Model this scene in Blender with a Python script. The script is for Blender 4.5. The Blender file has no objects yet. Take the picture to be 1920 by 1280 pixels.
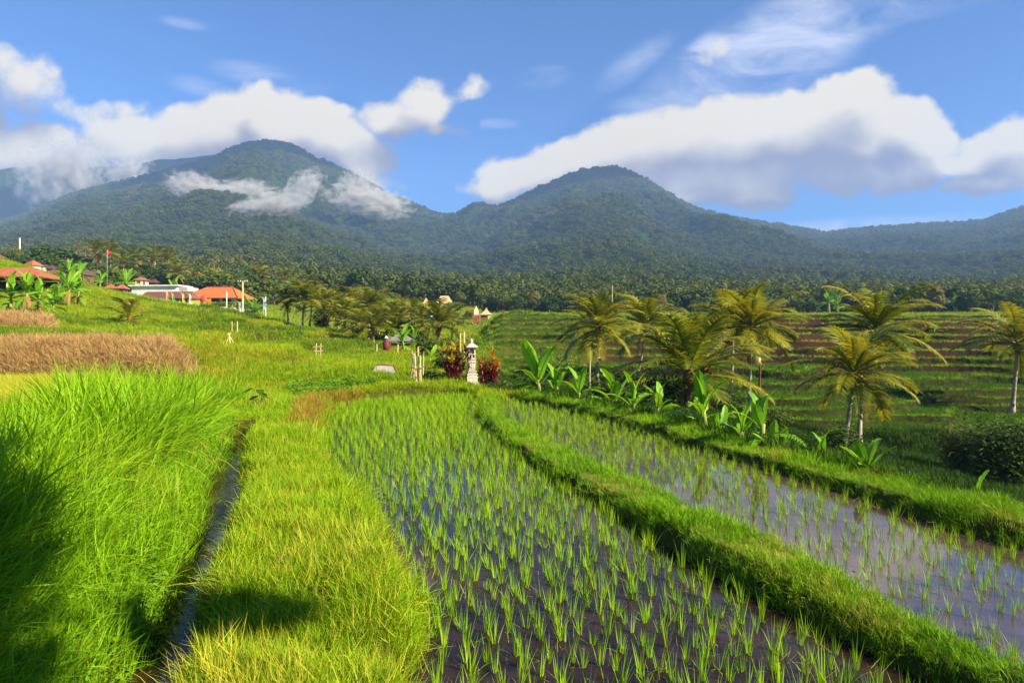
import bpy, math, random
import numpy as np
from mathutils import Vector, Matrix, Euler
R = math.radians
S = bpy.context.scene
COL = S.collection

# ------------------------------------------------------------------ camera, light, sky
FPX, HOR, EYE = 1280.0, 632.0, 2.15          # focal length and horizon in photo pixels, eye height over the paddy water
cam = bpy.data.cameras.new("camera")
cam.sensor_width = 36.0
cam.lens = FPX / 1920 * 36
cam.shift_y = -(640 - HOR) / 1920
cam.clip_start, cam.clip_end = 0.05, 40000
co = bpy.data.objects.new("camera", cam)
co.location = (0, 0, EYE)
co.rotation_euler = (R(90), 0, 0)
COL.objects.link(co)
S.camera = co

SUN_EL, SUN_AZ = R(32), R(62)                 # azimuth: from straight behind the camera towards the right
SUN = Vector((math.sin(SUN_AZ) * math.cos(SUN_EL), -math.cos(SUN_AZ) * math.cos(SUN_EL), math.sin(SUN_EL)))
sl = bpy.data.lights.new("sun", 'SUN')
sl.energy, sl.angle, sl.color = 5.0, R(0.5), (1.0, 0.87, 0.62)
so = bpy.data.objects.new("sun", sl)
so.rotation_euler = SUN.to_track_quat('Z', 'Y').to_euler()
so.location = (0, 0, 60)
COL.objects.link(so)

vs = S.view_settings
vs.view_transform, vs.look, vs.gamma, vs.use_curve_mapping = 'Standard', 'None', 1.0, False
vs.exposure = 1.38
cy = S.cycles
cy.max_bounces, cy.diffuse_bounces, cy.glossy_bounces = 6, 3, 3
cy.transmission_bounces, cy.transparent_max_bounces, cy.volume_bounces = 4, 12, 1
cy.caustics_reflective = cy.caustics_refractive = False
cy.use_denoising = True
cy.volume_step_rate = 1.0
cy.volume_max_steps = 64


class NT:
    """small helper round a node tree"""
    def __init__(s, tree):
        s.t = tree; s.n = tree.nodes; s.l = tree.links

    def new(s, typ, **kw):
        n = s.n.new(typ)
        for k, v in kw.items():
            setattr(n, k, v)
        return n

    def put(s, sock, v):
        if isinstance(v, bpy.types.NodeSocket):
            s.l.new(v, sock)
        elif v is not None:
            if hasattr(sock.default_value, '__len__') and not hasattr(v, '__len__'):
                v = [v] * len(sock.default_value)
            elif hasattr(v, '__len__') and len(sock.default_value) == 4 and len(v) == 3:
                v = (*v, 1)
            sock.default_value = v

    def math(s, op, a, b=None, c=None, clamp=False):
        n = s.new('ShaderNodeMath', operation=op, use_clamp=clamp)
        for i, v in enumerate((a, b, c)):
            if v is not None:
                s.put(n.inputs[i], v)
        return n.outputs[0]

    def vmath(s, op, a, b=None, out=0, scale=None):
        n = s.new('ShaderNodeVectorMath', operation=op)
        s.put(n.inputs[0], a)
        if b is not None:
            s.put(n.inputs[1], b)
        if scale is not None:
            s.put(n.inputs['Scale'], scale)
        return n.outputs[out]

    def mix(s, f, a, b, blend='MIX'):
        n = s.new('ShaderNodeMix', data_type='RGBA', blend_type=blend)
        s.put(n.inputs[0], f); s.put(n.inputs[6], a); s.put(n.inputs[7], b)
        return n.outputs[2]

    def noise(s, vec, scale, detail=3, rough=.5, dim='3D', out=0, distortion=0):
        n = s.new('ShaderNodeTexNoise', noise_dimensions=dim)
        if vec is not None:
            s.put(n.inputs['Vector'], vec)
        n.inputs['Scale'].default_value = scale
        n.inputs['Detail'].default_value = detail
        n.inputs['Roughness'].default_value = rough
        n.inputs['Distortion'].default_value = distortion
        return n.outputs[out]

    def ss(s, x, a, b, lo=0.0, hi=1.0):
        n = s.new('ShaderNodeMapRange', interpolation_type='SMOOTHSTEP')
        for i, v in enumerate((x, a, b, lo, hi)):
            s.put(n.inputs[i], v)
        return n.outputs[0]

    def xyz(s, v):
        n = s.new('ShaderNodeSeparateXYZ'); s.put(n.inputs[0], v)
        return n.outputs

    def comb(s, x, y, z=0.0):
        n = s.new('ShaderNodeCombineXYZ')
        for i, v in enumerate((x, y, z)):
            s.put(n.inputs[i], v)
        return n.outputs[0]


# clouds: soft ellipses in direction space (photo pixels converted to slopes): cx, cy, rx, ry, tilt, weight
CUM = [
    (60, 285, 210, 62, 3, 1.1), (240, 268, 200, 66, 5, 1.1), (380, 250, 170, 72, 8, 1.1), (520, 235, 140, 78, 0, 1.2), (615, 245, 100, 66, -20, 1.1),
    (672, 290, 85, 58, -30, 1.0), (500, 198, 52, 40, 0, 1.1), (440, 215, 90, 34, 12, .9), (585, 205, 60, 40, 0, .9), (100, 330, 100, 60, -8, .9),
    (20, 300, 120, 80, 0, .8), (300, 300, 180, 50, 3, .9), (690, 335, 70, 36, -20, .6),
    (10, 150, 110, 75, -15, .62), (75, 165, 75, 45, -20, .48), (5, 95, 50, 50, 0, .5), (222, 205, 100, 28, 4, .45), (160, 207, 60, 22, 0, .35),
    (795, 200, 80, 48, 22, .7), (735, 226, 90, 40, 0, .7), (860, 172, 60, 28, 40, .4), (810, 165, 40, 24, 0, .4), (830, 240, 50, 18, -10, .35), (0, 240, 40, 40, 0, .3),
    (965, 335, 120, 48, 18, .9), (1080, 300, 170, 62, 20, 1.1), (1230, 268, 190, 78, 14, 1.2), (1380, 262, 190, 92, 4, 1.25), (1480, 248, 170, 95, 10, 1.2),
    (1590, 235, 150, 95, 0, 1.25), (1625, 180, 88, 58, 0, 1.25), (1560, 190, 60, 40, 0, .9), (1700, 240, 105, 72, -25, 1.15), (1750, 265, 70, 50, -20, 1.0),
    (1330, 335, 210, 62, -6, 1.15), (1180, 325, 170, 62, 8, 1.1), (1310, 365, 130, 32, 0, 1.0), (1560, 325, 170, 52, 4, .95), (1450, 330, 130, 50, 6, 1.0), (1680, 310, 130, 46, 0, .9),
    (1850, 285, 120, 44, 12, .95), (1915, 245, 70, 46, 0, 1.0), (1860, 340, 110, 28, 5, .75), (1790, 300, 90, 30, 0, .8), (1915, 310, 70, 50, 0, .9),
    (1318, 100, 46, 18, 40, .16),
]
CIR = [(1320, 98, 70, 30, 40, .95), (1022, 146, 46, 22, 10, .4), (1190, 118, 80, 26, 35, .35), (1450, 90, 300, 90, 28, 1.1), (1560, 40, 260, 60, 22, 1.0), (1380, 160, 230, 50, 16, .9), (1520, 60, 200, 60, 18, .8), (1280, 190, 130, 26, 4, .6), (500, 145, 110, 24, -12, .5),
       (350, 45, 50, 12, -10, .4), (1600, 425, 260, 18, 4, .5), (380, 165, 60, 18, -14, .35), (930, 232, 40, 10, 0, .35), (1700, 15, 200, 26, 10, .4)]


def ellipse_field(nt, p, items):
    tot = None
    for cx, cy_, rx, ry, rot, w in items:
        m = nt.new('ShaderNodeMapping', vector_type='TEXTURE')
        # (the tiny dependence on the running total keeps the nodes evaluated one after another)
        nt.put(m.inputs['Vector'], p if tot is None else nt.vmath('ADD', p, nt.math('MULTIPLY', tot, 1e-9)))
        m.inputs['Location'].default_value = ((cx - 960) / FPX, (HOR - cy_) / FPX, 0)
        m.inputs['Rotation'].default_value = (0, 0, R(rot))
        m.inputs['Scale'].default_value = (rx / FPX, ry / FPX, 1)
        d = nt.vmath('DOT_PRODUCT', m.outputs[0], m.outputs[0], out=1)
        v = nt.math('MULTIPLY_ADD', d, -w, w)
        tot = v if tot is None else nt.math('SMOOTH_MAX', tot, v, 0.25)
    return nt.math('MAXIMUM', tot, -1.0)


def cloud_group(items):
    g = bpy.data.node_groups.new("cumulus_field", 'ShaderNodeTree')
    g.interface.new_socket("P", in_out='INPUT', socket_type='NodeSocketVector')
    g.interface.new_socket("D", in_out='OUTPUT', socket_type='NodeSocketFloat')
    g.interface.new_socket("F", in_out='OUTPUT', socket_type='NodeSocketFloat')
    nt = NT(g)
    i, o = nt.new('NodeGroupInput'), nt.new('NodeGroupOutput')
    p = i.outputs[0]
    warp = nt.noise(p, 8.0, 3, .6, out=1)
    wv = nt.vmath('SCALE', nt.vmath('SUBTRACT', warp, (0.5, 0.5, 0.5)), scale=0.055)
    pw = nt.vmath('MULTIPLY', nt.vmath('ADD', p, wv), (1, 1, 0))
    f = ellipse_field(nt, pw, items)
    n1 = nt.noise(p, 10.0, 7, .58)
    vo = nt.new('ShaderNodeTexVoronoi', feature='SMOOTH_F1', voronoi_dimensions='2D')
    nt.put(vo.inputs['Vector'], nt.vmath('ADD', p, nt.vmath('SCALE', wv, scale=.6)))
    vo.inputs['Scale'].default_value = 22.0
    d = nt.math('ADD', f, nt.math('MULTIPLY', nt.math('SUBTRACT', n1, .5), 1.45))
    d = nt.math('ADD', d, nt.math('MULTIPLY', nt.math('SUBTRACT', .42, vo.outputs['Distance']), .65))
    n3 = nt.noise(p, 46.0, 5, .6)
    d = nt.math('ADD', d, nt.math('MULTIPLY', nt.math('SUBTRACT', n3, .5), .55))
    nt.l.new(d, o.inputs[0])
    nt.l.new(f, o.inputs[1])
    return g


def build_world():
    w = bpy.data.worlds.new("World")
    S.world = w
    w.use_nodes = True
    w.node_tree.nodes.clear()
    nt = NT(w.node_tree)
    sky = nt.new('ShaderNodeTexSky', sky_type='NISHITA', sun_disc=False, sun_elevation=SUN_EL,
                 sun_rotation=math.atan2(SUN.x, SUN.y), altitude=600, air_density=1.0, dust_density=0.35, ozone_density=3.0)
    tc = nt.new('ShaderNodeTexCoord')
    d = tc.outputs['Generated']
    x, y, z = nt.xyz(d)[:3]
    ay = nt.math('MAXIMUM', y, .08)
    u, v = nt.math('DIVIDE', x, ay), nt.math('DIVIDE', z, ay)
    p = nt.comb(u, v, 0.0)
    skyc = nt.mix(1.0, sky.outputs[0], SKYTINT, 'MULTIPLY')
    K = 1.0 / SKY_S

    def bg(col):
        n = nt.new('ShaderNodeBackground'); n.inputs['Strength'].default_value = SKY_S
        nt.put(n.inputs['Color'], col)
        return n.outputs[0]

    def half(items, cir, floor):
        g = cloud_group(items)

        def field(q):
            n = nt.new('ShaderNodeGroup', node_tree=g)
            nt.put(n.inputs[0], q)
            return n.outputs
        (d0, f0), (d1, f1) = field(p)[:2], field(nt.vmath('ADD', p, (0.024, 0.056, 0)))[:2]
        alpha = nt.ss(d0, 0.03, 0.62)
        lit = nt.math('MULTIPLY_ADD', nt.math('SUBTRACT', f0, f1), 0.62, floor)
        lit = nt.math('MULTIPLY_ADD', nt.math('SUBTRACT', d0, d1), 0.20, lit)
        lit = nt.math('ADD', lit, nt.math('MULTIPLY', nt.math('SUBTRACT', nt.noise(p, 6, 4, .5), .5), .30), clamp=True)
        lit = nt.ss(lit, 0.0, 1.0)
        ccol = nt.mix(lit, [c * K for c in CL_DARK], [c * K for c in CL_LIT])
        cn = nt.new('ShaderNodeMapping'); nt.put(cn.inputs['Vector'], p)
        cn.inputs['Rotation'].default_value = (0, 0, R(-28)); cn.inputs['Scale'].default_value = (.8, 2.4, 1)
        n = nt.noise(cn.outputs[0], 7, 6, .62, distortion=.5)
        ca = nt.math('MULTIPLY', nt.ss(ellipse_field(nt, p, cir), -.3, 1.0), nt.ss(n, .28, .74), clamp=True)
        col = nt.mix(nt.math('MULTIPLY', ca, .85), skyc, [c * K for c in CL_CIR])
        return bg(nt.mix(nt.math('MULTIPLY', alpha, .97), col, ccol))

    def mixs(f, a, b):
        n = nt.new('ShaderNodeMixShader')
        nt.put(n.inputs[0], f); nt.l.new(a, n.inputs[1]); nt.l.new(b, n.inputs[2])
        return n.outputs[0]
    L = half([e for e in CUM if e[0] - e[2] < 900], [e for e in CIR if e[0] < 900], .24)
    Rr = half([e for e in CUM if e[0] + e[2] > 900 and e[0] > 700], [e for e in CIR if e[0] > 900], .36)
    clouds = mixs(nt.math('GREATER_THAN', u, (900 - 960) / FPX), L, Rr)
    gate = nt.math('MULTIPLY', nt.math('GREATER_THAN', y, .35), nt.math('MULTIPLY', nt.math('GREATER_THAN', v, .10), nt.math('LESS_THAN', v, .60)))
    out = nt.new('ShaderNodeOutputWorld')
    nt.l.new(mixs(gate, bg(skyc), clouds), out.inputs['Surface'])
    w.cycles.sampling_method = 'MANUAL'
    w.cycles.sample_map_resolution = 512


SKY_S = 0.050
SKYTINT = (.54, .90, 1.36, 1)
CL_DARK, CL_LIT, CL_CIR = (.125, .118, .155), (.40, .36, .29), (.34, .35, .41)
build_world()

# ------------------------------------------------------------------ helpers
rng = np.random.default_rng(7)
random.seed(7)


def at(px, py, Y):
    """world point on the photo's ray (px, py) at depth Y"""
    return Vector(((px - 960) / FPX * Y, Y, EYE - (py - HOR) / FPX * Y))


def on(px, py, z=0.0):
    """world point on the photo's ray where it meets height z"""
    return at(px, py, (EYE - z) * FPX / (py - HOR))


def tag(o, label=None, cat=None, group=None, kind=None):
    for k, v in (('label', label), ('category', cat), ('group', group), ('kind', kind)):
        if v:
            o[k] = v
    return o


def link(name, me, parent=None, loc=None, rot=None, scale=None):
    o = bpy.data.objects.new(name, me)
    COL.objects.link(o)
    if parent is not None:
        o.parent = parent
    if loc is not None:
        o.location = loc
    if rot is not None:
        o.rotation_euler = rot
    if scale is not None:
        o.scale = scale if hasattr(scale, '__len__') else (scale,) * 3
    return o


def empty(name, loc, rz=0.0, label=None, cat=None, group=None, village=False):
    o = link(name, None, loc=loc, rot=(0, 0, rz))
    if village and loc[1] > 103:                # built at village scale: same ray, real distance and size
        o.location = afar(loc); o.scale = (1.6, 1.6, 1.6)
    o.empty_display_size = .1
    return tag(o, label, cat, group)


def copy_tree(o, parent=None):
    c = o.copy()
    COL.objects.link(c)
    if parent is not None:
        c.parent = parent
    for ch in o.children:
        copy_tree(ch, c)
    return c


class MB:
    """collects faces for ONE mesh"""
    def __init__(s):
        s.v, s.f, s.t = [], [], []

    def quad_strip(s, left, right, tint=None):
        b = len(s.v)
        n = len(left)
        for i in range(n):
            s.v += [tuple(left[i]), tuple(right[i])]
            if tint is not None:
                s.t += [tint[i], tint[i]]
        for i in range(n - 1):
            k = b + 2 * i
            s.f.append((k, k + 1, k + 3, k + 2))

    def face(s, pts):
        b = len(s.v)
        s.v += [tuple(p) for p in pts]
        s.f.append(tuple(range(b, b + len(pts))))

    def box(s, c, size, rz=0.0, taper=1.0):
        x, y, z = size[0] / 2, size[1] / 2, size[2] / 2
        b = len(s.v)
        cs, sn = math.cos(rz), math.sin(rz)
        for k, (dx, dy, dz) in enumerate([(-x, -y, -z), (x, -y, -z), (x, y, -z), (-x, y, -z), (-x, -y, z), (x, -y, z), (x, y, z), (-x, y, z)]):
            if k > 3:
                dx *= taper; dy *= taper
            s.v.append((c[0] + dx * cs - dy * sn, c[1] + dx * sn + dy * cs, c[2] + dz))
        for q in ((0, 3, 2, 1), (4, 5, 6, 7), (0, 1, 5, 4), (1, 2, 6, 5), (2, 3, 7, 6), (3, 0, 4, 7)):
            s.f.append(tuple(b + i for i in q))

    def tube(s, pts, rad, n=8, cap=True):
        pts = [Vector(p) for p in pts]
        rings = []
        for i, p in enumerate(pts):
            d = (pts[min(i + 1, len(pts) - 1)] - pts[max(i - 1, 0)]).normalized()
            a = d.orthogonal().normalized() if i == 0 else (rings[-1][1] - d * rings[-1][1].dot(d)).normalized()
            c = d.cross(a)
            b = len(s.v)
            r = rad[i] if hasattr(rad, '__len__') else rad
            for k in range(n):
                t = 2 * math.pi * k / n
                s.v.append(tuple(p + (a * math.cos(t) + c * math.sin(t)) * r))
            rings.append((b, a))
        for i in range(len(rings) - 1):
            b0, b1 = rings[i][0], rings[i + 1][0]
            for k in range(n):
                k2 = (k + 1) % n
                s.f.append((b0 + k, b0 + k2, b1 + k2, b1 + k))
        if cap:
            s.f.append(tuple(rings[0][0] + k for k in reversed(range(n))))
            s.f.append(tuple(rings[-1][0] + k for k in range(n)))

    def lathe(s, prof, n=16, c=(0, 0, 0), sq=False, phase=0.0):
        rings = []
        for r, z in prof:
            b = len(s.v)
            for k in range(n):
                t = 2 * math.pi * k / n + phase
                s.v.append((c[0] + r * math.cos(t), c[1] + r * math.sin(t), c[2] + z))
            rings.append(b)
        for b0, b1 in zip(rings, rings[1:]):
            for k in range(n):
                k2 = (k + 1) % n
                s.f.append((b0 + k, b0 + k2, b1 + k2, b1 + k))
        s.f.append(tuple(rings[0] + k for k in reversed(range(n))))
        s.f.append(tuple(rings[-1] + k for k in range(n)))

    def mesh(s, name, mat, smooth=False):
        me = bpy.data.meshes.new(name)
        me.from_pydata(s.v, [], s.f)
        if s.t and len(s.t) == len(s.v):
            at_ = me.attributes.new('tint', 'FLOAT', 'POINT')
            at_.data.foreach_set('value', s.t)
        if mat:
            me.materials.append(mat)
        if smooth:
            me.polygons.foreach_set('use_smooth', [True] * len(me.polygons))
        me.update()
        return me

    def build(s, name, mat, parent=None, smooth=False, **kw):
        return link(name, s.mesh(name, mat, smooth), parent, **kw)


def np_mesh(name, verts, quads, mat, smooth=True):
    me = bpy.data.meshes.new(name)
    verts = np.asarray(verts, np.float32); quads = np.asarray(quads, np.int32)
    me.vertices.add(len(verts)); me.vertices.foreach_set('co', verts.ravel())
    k = quads.shape[1]
    me.loops.add(quads.size); me.loops.foreach_set('vertex_index', quads.ravel())
    me.polygons.add(len(quads))
    me.polygons.foreach_set('loop_start', np.arange(0, quads.size, k, dtype=np.int32))
    me.polygons.foreach_set('use_smooth', np.full(len(quads), smooth))
    me.update(calc_edges=True); me.validate()
    if mat:
        me.materials.append(mat)
    return me


def vnoise(x, y, seed=0):
    """value noise in 0..1"""
    xi, yi = np.floor(x).astype(np.int64), np.floor(y).astype(np.int64)
    xf, yf = x - xi, y - yi
    u, v = xf * xf * (3 - 2 * xf), yf * yf * (3 - 2 * yf)

    def h(a, b):
        n = (a * 374761393 + b * 668265263 + seed * 974711) & 0xFFFFFFFF
        n = ((n ^ (n >> 13)) * 1274126177) & 0xFFFFFFFF
        return ((n ^ (n >> 16)) & 0xFFFF) / 65535.0
    return (h(xi, yi) * (1 - u) + h(xi + 1, yi) * u) * (1 - v) + (h(xi, yi + 1) * (1 - u) + h(xi + 1, yi + 1) * u) * v


def fbm(x, y, seed=0, oct=4):
    t, a, s = 0, .5, 0
    for i in range(oct):
        t = t + a * vnoise(x, y, seed + i); s += a
        x, y, a = x * 2.03 + 5.1, y * 2.03 + 1.7, a * .5
    return t / s


def sstep(a, b, x):
    t = np.clip((x - a) / (b - a), 0, 1)
    return t * t * (3 - 2 * t)


def poly_sd(poly, X, Y):
    """signed distance to a closed polygon (positive inside)"""
    X, Y = np.asarray(X, float), np.asarray(Y, float)
    best = np.full(X.shape, 1e9)
    ins = np.zeros(X.shape, bool)
    n = len(poly)
    for i in range(n):
        (x0, y0), (x1, y1) = poly[i], poly[(i + 1) % n]
        dx, dy = x1 - x0, y1 - y0
        t = np.clip(((X - x0) * dx + (Y - y0) * dy) / (dx * dx + dy * dy + 1e-12), 0, 1)
        best = np.minimum(best, np.hypot(X - x0 - t * dx, Y - y0 - t * dy))
        c = ((y0 > Y) != (y1 > Y)) & (X < (x1 - x0) * (Y - y0) / (y1 - y0 + 1e-12) + x0)
        ins ^= c
    return np.where(ins, best, -best)


def line_d(pts, X, Y, width=None):
    """distance to an open polyline minus its interpolated half width"""
    X, Y = np.asarray(X, float), np.asarray(Y, float)
    best = np.full(X.shape, 1e9)
    for i in range(len(pts) - 1):
        (x0, y0), (x1, y1) = pts[i][:2], pts[i + 1][:2]
        dx, dy = x1 - x0, y1 - y0
        t = np.clip(((X - x0) * dx + (Y - y0) * dy) / (dx * dx + dy * dy + 1e-12), 0, 1)
        d = np.hypot(X - x0 - t * dx, Y - y0 - t * dy)
        if width is not None:
            d = d - (width[i] * (1 - t) + width[i + 1] * t)
        best = np.minimum(best, d)
    return best


# ------------------------------------------------------------------ lie of the land
def w2(px, py, z=0.0):
    p = on(px, py, z)
    return (p.x, p.y)


A_LEFT = [w2(*p) for p in ((618, 762), (592, 795), (602, 850), (642, 905), (692, 965), (745, 1045), (785, 1135), (792, 1280))] + [(-.42, 3), (-.25, 1), (0, -4)]
BUND_L = [w2(*p) for p in ((895, 744), (887, 768), (902, 805), (962, 852), (1050, 908), (1150, 968), (1250, 1038), (1400, 1115), (1550, 1195), (1700, 1280))] + [(2.75, 3.3), (3.4, 1.2), (4.6, -4)]
BUND_R = [w2(*p) for p in ((950, 752), (952, 790), (1020, 832), (1140, 884), (1250, 934), (1330, 979), (1440, 1029), (1560, 1092), (1720, 1178), (1900, 1268))] + [(3.7, 3.3), (4.3, 1.2), (5.4, -4)]
OUT_IN = [w2(*p) for p in ((958, 748), (1025, 762), (1100, 780), (1200, 808), (1300, 842), (1400, 872), (1500, 903), (1600, 934), (1700, 968), (1800, 1000), (1920, 1034))] + [(6.6, 5.2), (8, 2), (10, -4)]
PADDY_A = A_LEFT + BUND_L[::-1] + [w2(885, 741), w2(800, 742), w2(725, 747), w2(660, 755)]
PADDY_B = BUND_R + OUT_IN[::-1]


def offset(line, d):
    out = []
    for i, p in enumerate(line):
        a, b = line[max(i - 1, 0)], line[min(i + 1, len(line) - 1)]
        tx, ty = b[0] - a[0], b[1] - a[1]
        L = math.hypot(tx, ty)
        out.append((p[0] - ty / L * d, p[1] + tx / L * d))
    return out


OUT_FAR = offset(OUT_IN, .95)                 # the outer bund's far edge
CANAL = [w2(*p) for p in ((452, 800, .1), (438, 850, .0), (424, 900, -.1), (412, 950, -.1), (406, 990, -.1), (385, 1050, -.1), (352, 1120, -.1), (318, 1190, -.1), (290, 1260, -.1))] + [(-2.05, 3.2), (-1.75, 1.0), (-1.5, -4)]
CANAL_W = [.11, .15, .20, .24, .20, .17, .18, .20, .23, .25, .25, .25]

# control heights (photo column, photo row, depth) for the slope on the far left and the middle
LAND = [(0, 640, 33), (200, 640, 33), (350, 645, 33), (500, 690, 33), (650, 697, 30), (850, 700, 31),
        (0, 612, 48), (200, 625, 50), (300, 622, 50), (430, 648, 48), (600, 672, 45), (700, 676, 45), (850, 684, 45),
        (50, 580, 60), (200, 592, 65), (300, 598, 65), (400, 610, 65), (500, 628, 62), (600, 632, 70), (690, 655, 65), (800, 655, 65), (880, 655, 70),
        (0, 553, 76), (40, 553, 76), (90, 553, 76), (0, 492, 95), (47, 507, 92), (90, 524, 90), (130, 535, 90), (190, 548, 85), (250, 566, 85), (350, 578, 90), (430, 590, 95), (500, 606, 95), (560, 602, 110),
        (0, 496, 130), (60, 506, 126), (100, 526, 125), (150, 538, 122), (210, 553, 120), (300, 566, 120), (410, 584, 118), (500, 593, 118), (620, 602, 120), (800, 592, 130), (900, 602, 130),
        (0, 500, 200), (100, 528, 200), (300, 548, 200), (600, 556, 200), (900, 576, 200), (0, 513, 330), (300, 538, 330), (600, 560, 330), (900, 573, 330),
        (-300, 470, 95), (-300, 470, 130), (-300, 600, 48), (-300, 645, 33), (-300, 490, 330), (-300, 550, 70)]
LAND = [(px, py, Y * 1.6 if 105 < Y < 190 else (Y * 1.25 if Y == 200 else Y)) for px, py, Y in LAND]
LAND += [(0, 496, 112), (62, 512, 112), (120, 534, 112), (190, 549, 112), (300, 570, 112), (400, 588, 112), (0, 500, 150), (62, 514, 150), (120, 536, 150), (190, 552, 150), (300, 570, 150), (400, 588, 150),
         (0, 504, 250), (120, 532, 250), (300, 556, 250), (-300, 475, 250), (500, 570, 250), (541, 621, 91), (600, 628, 88), (650, 637, 80), (500, 612, 92), (700, 648, 85), (745, 652, 85), (821, 655, 85), (600, 618, 140), (745, 625, 140), (880, 640, 110)]
_c = [(px, Y, EYE - (py - HOR) / FPX * Y) for px, py, Y in LAND]
for px in (-300, 0, 300, 600, 900):
    for Y in (5, 9, 15, 22, 27):
        _c.append((px, Y, .22))
_c = np.array(_c)


def _nrm(px, Y):
    return px / 330.0, 2.6 * np.log(Y)


_cx, _cyy = _nrm(_c[:, 0], _c[:, 1])


def _tps(r2):
    return np.where(r2 > 1e-9, .5 * r2 * np.log(r2 + 1e-12), 0)


_n = len(_c)
_A = np.zeros((_n + 3, _n + 3))
_A[:_n, :_n] = _tps((_cx[:, None] - _cx) ** 2 + (_cyy[:, None] - _cyy) ** 2) + np.eye(_n) * .004
_A[:_n, _n] = _A[_n, :_n] = 1; _A[:_n, _n + 1] = _A[_n + 1, :_n] = _cx; _A[:_n, _n + 2] = _A[_n + 2, :_n] = _cyy
_W = np.linalg.solve(_A, np.concatenate([_c[:, 2], [0, 0, 0]]))


def land_left(px, Y):
    x, y = _nrm(np.clip(px, -700, 960), np.clip(Y, 4, 360))
    out = _W[_n] + _W[_n + 1] * x + _W[_n + 2] * y
    for k in range(_n):
        out = out + _W[k] * _tps((x - _cx[k]) ** 2 + (y - _cyy[k]) ** 2)
    return np.where(Y < 4, .22, out)


_of = np.array(sorted(((x / max(y, .5) * FPX + 960, y) for x, y in OUT_FAR if y > 5)))


def land_right(X, Y, px):
    yo = np.interp(px, _of[:, 0], _of[:, 1])
    k = np.interp(px, [900, 1300, 1600, 1900, 2600], [.062, .045, .108, .135, .14])
    d0 = np.interp(px, [900, 1300, 1600, 1900], [.5, .9, 1.5, 1.9])
    d = Y - yo
    drop = .2 - d0 * sstep(0, 1.3, d) - k * np.maximum(d - .6, 0)
    plane = -5.4 + .139 * (Y - 45) + (fbm(X / 20, Y / 20, 3, 3) - .5) * 3.0 + .012 * X
    q = np.interp(Y, [45, 60, 75, 120], [.42, .5, .78, .95])
    lv = np.interp(Y, [0, 45, 60, 75, 120, 999], [0, 0, 15 / .46, 15 / .46 + 15 / .64, 15 / .46 + 15 / .64 + 45 / .86, 2000]) * .139 + (plane + 5.4 - .139 * (Y - 45)) / q
    n = np.floor(lv); fr = lv - n
    terr = plane - q * fr + q * sstep(.0, .16, fr) + .10 * sstep(.13, .2, fr) * (1 - sstep(.24, .3, fr))
    terr = np.where((Y > 40) & (Y < 124), terr, plane)
    far = np.interp(Y, [0, 121, 240, 330], [-99, 5.2, 10.0, 15.2])
    terr = np.where(Y > 121, np.maximum(far + (fbm(X / 30, Y / 30, 9, 2) - .5) * 1.5, -99), terr)
    m = .35
    h = np.clip(.5 + .5 * (terr - drop) / m, 0, 1)
    return drop * (1 - h) + terr * h + m * h * (1 - h) * .5


def ground(X, Y):
    X, Y = np.asarray(X, float), np.asarray(Y, float)
    Ys = np.maximum(Y, 1.0)
    px = X / Ys * FPX + 960
    left = land_left(px, Ys)
    # the dry-grass bank: the field above it stands 1.2 m higher
    far = Y > 9
    z = left
    sd_out = -line_side(OUT_FAR, X, Y)
    w = sstep(0, 1, (px - np.interp(Y, [58, 80], [830, 885])) / np.interp(Y, [58, 80], [190, 60])) * sstep(20, 24, Y)
    right = land_right(X, Ys, px)
    nearr = np.where(sd_out < 0, right, .22)
    z = np.where(Y < 24, np.where((px > 900) & (sd_out < 0), nearr, left), left * (1 - w) + right * w)
    # the bank under the dry straw
    bk = sstep(385, 340, px) * sstep(20, 23, Y) * (1 - sstep(32, 36, Y))
    z = z * (1 - bk) + (.24 + 1.45 * sstep(29.0, 31.0, Y)) * bk
    # low steps of the terraced fields on the slope in the middle
    st = (px > 380) & (px < 900) & (Y > 34) & (Y < 118)
    q = .75
    lv = z / q + (fbm(X / 12, Y / 12, 21, 2) - .5) * .8
    fr = lv - np.floor(lv)
    z = np.where(st, z + (-q * fr + q * sstep(0, .22, fr)) * 1.0 * sstep(34, 38, Y), z)
    z = z + (fbm(X / 2.2, Y / 2.2, 5, 3) - .5) * .10 * np.clip(Y / 12, .5, 3)
    # bunds round the paddies, paddy bottoms, canal
    sa, sb = poly_sd(PADDY_A, X, Y), poly_sd(PADDY_B, X, Y)
    near = np.maximum(sa, sb)
    wob = (fbm(X / .5, Y / .5, 31, 2) - .5) * .16
    z = z - (z + .16) * sstep(-.30, .06, near + wob)
    for bp in (BUND_L + BUND_R[::-1], OUT_IN + OUT_FAR[::-1]):
        z = z + np.maximum(.15 + wob * .4 - z, 0) * sstep(.02, .26, poly_sd(bp, X, Y))
    cd = line_d(CANAL, X, Y, CANAL_W) + wob * .8
    z = np.where(Y < 22, z - (z + .42) * (1 - sstep(-.02, .22, cd)), z)
    # the bank left of the canal humps up under the tall grass
    hump = sstep(.25, 1.3, cd) * (X < -1.0) * (1 - sstep(9, 16, Y)) * sstep(-99, -98, X)
    lx = np.interp(Y, [p[1] for p in CANAL][::-1], [p[0] for p in CANAL][::-1])
    z = z + np.where(X < lx, hump * .18, 0)
    return z


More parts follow.
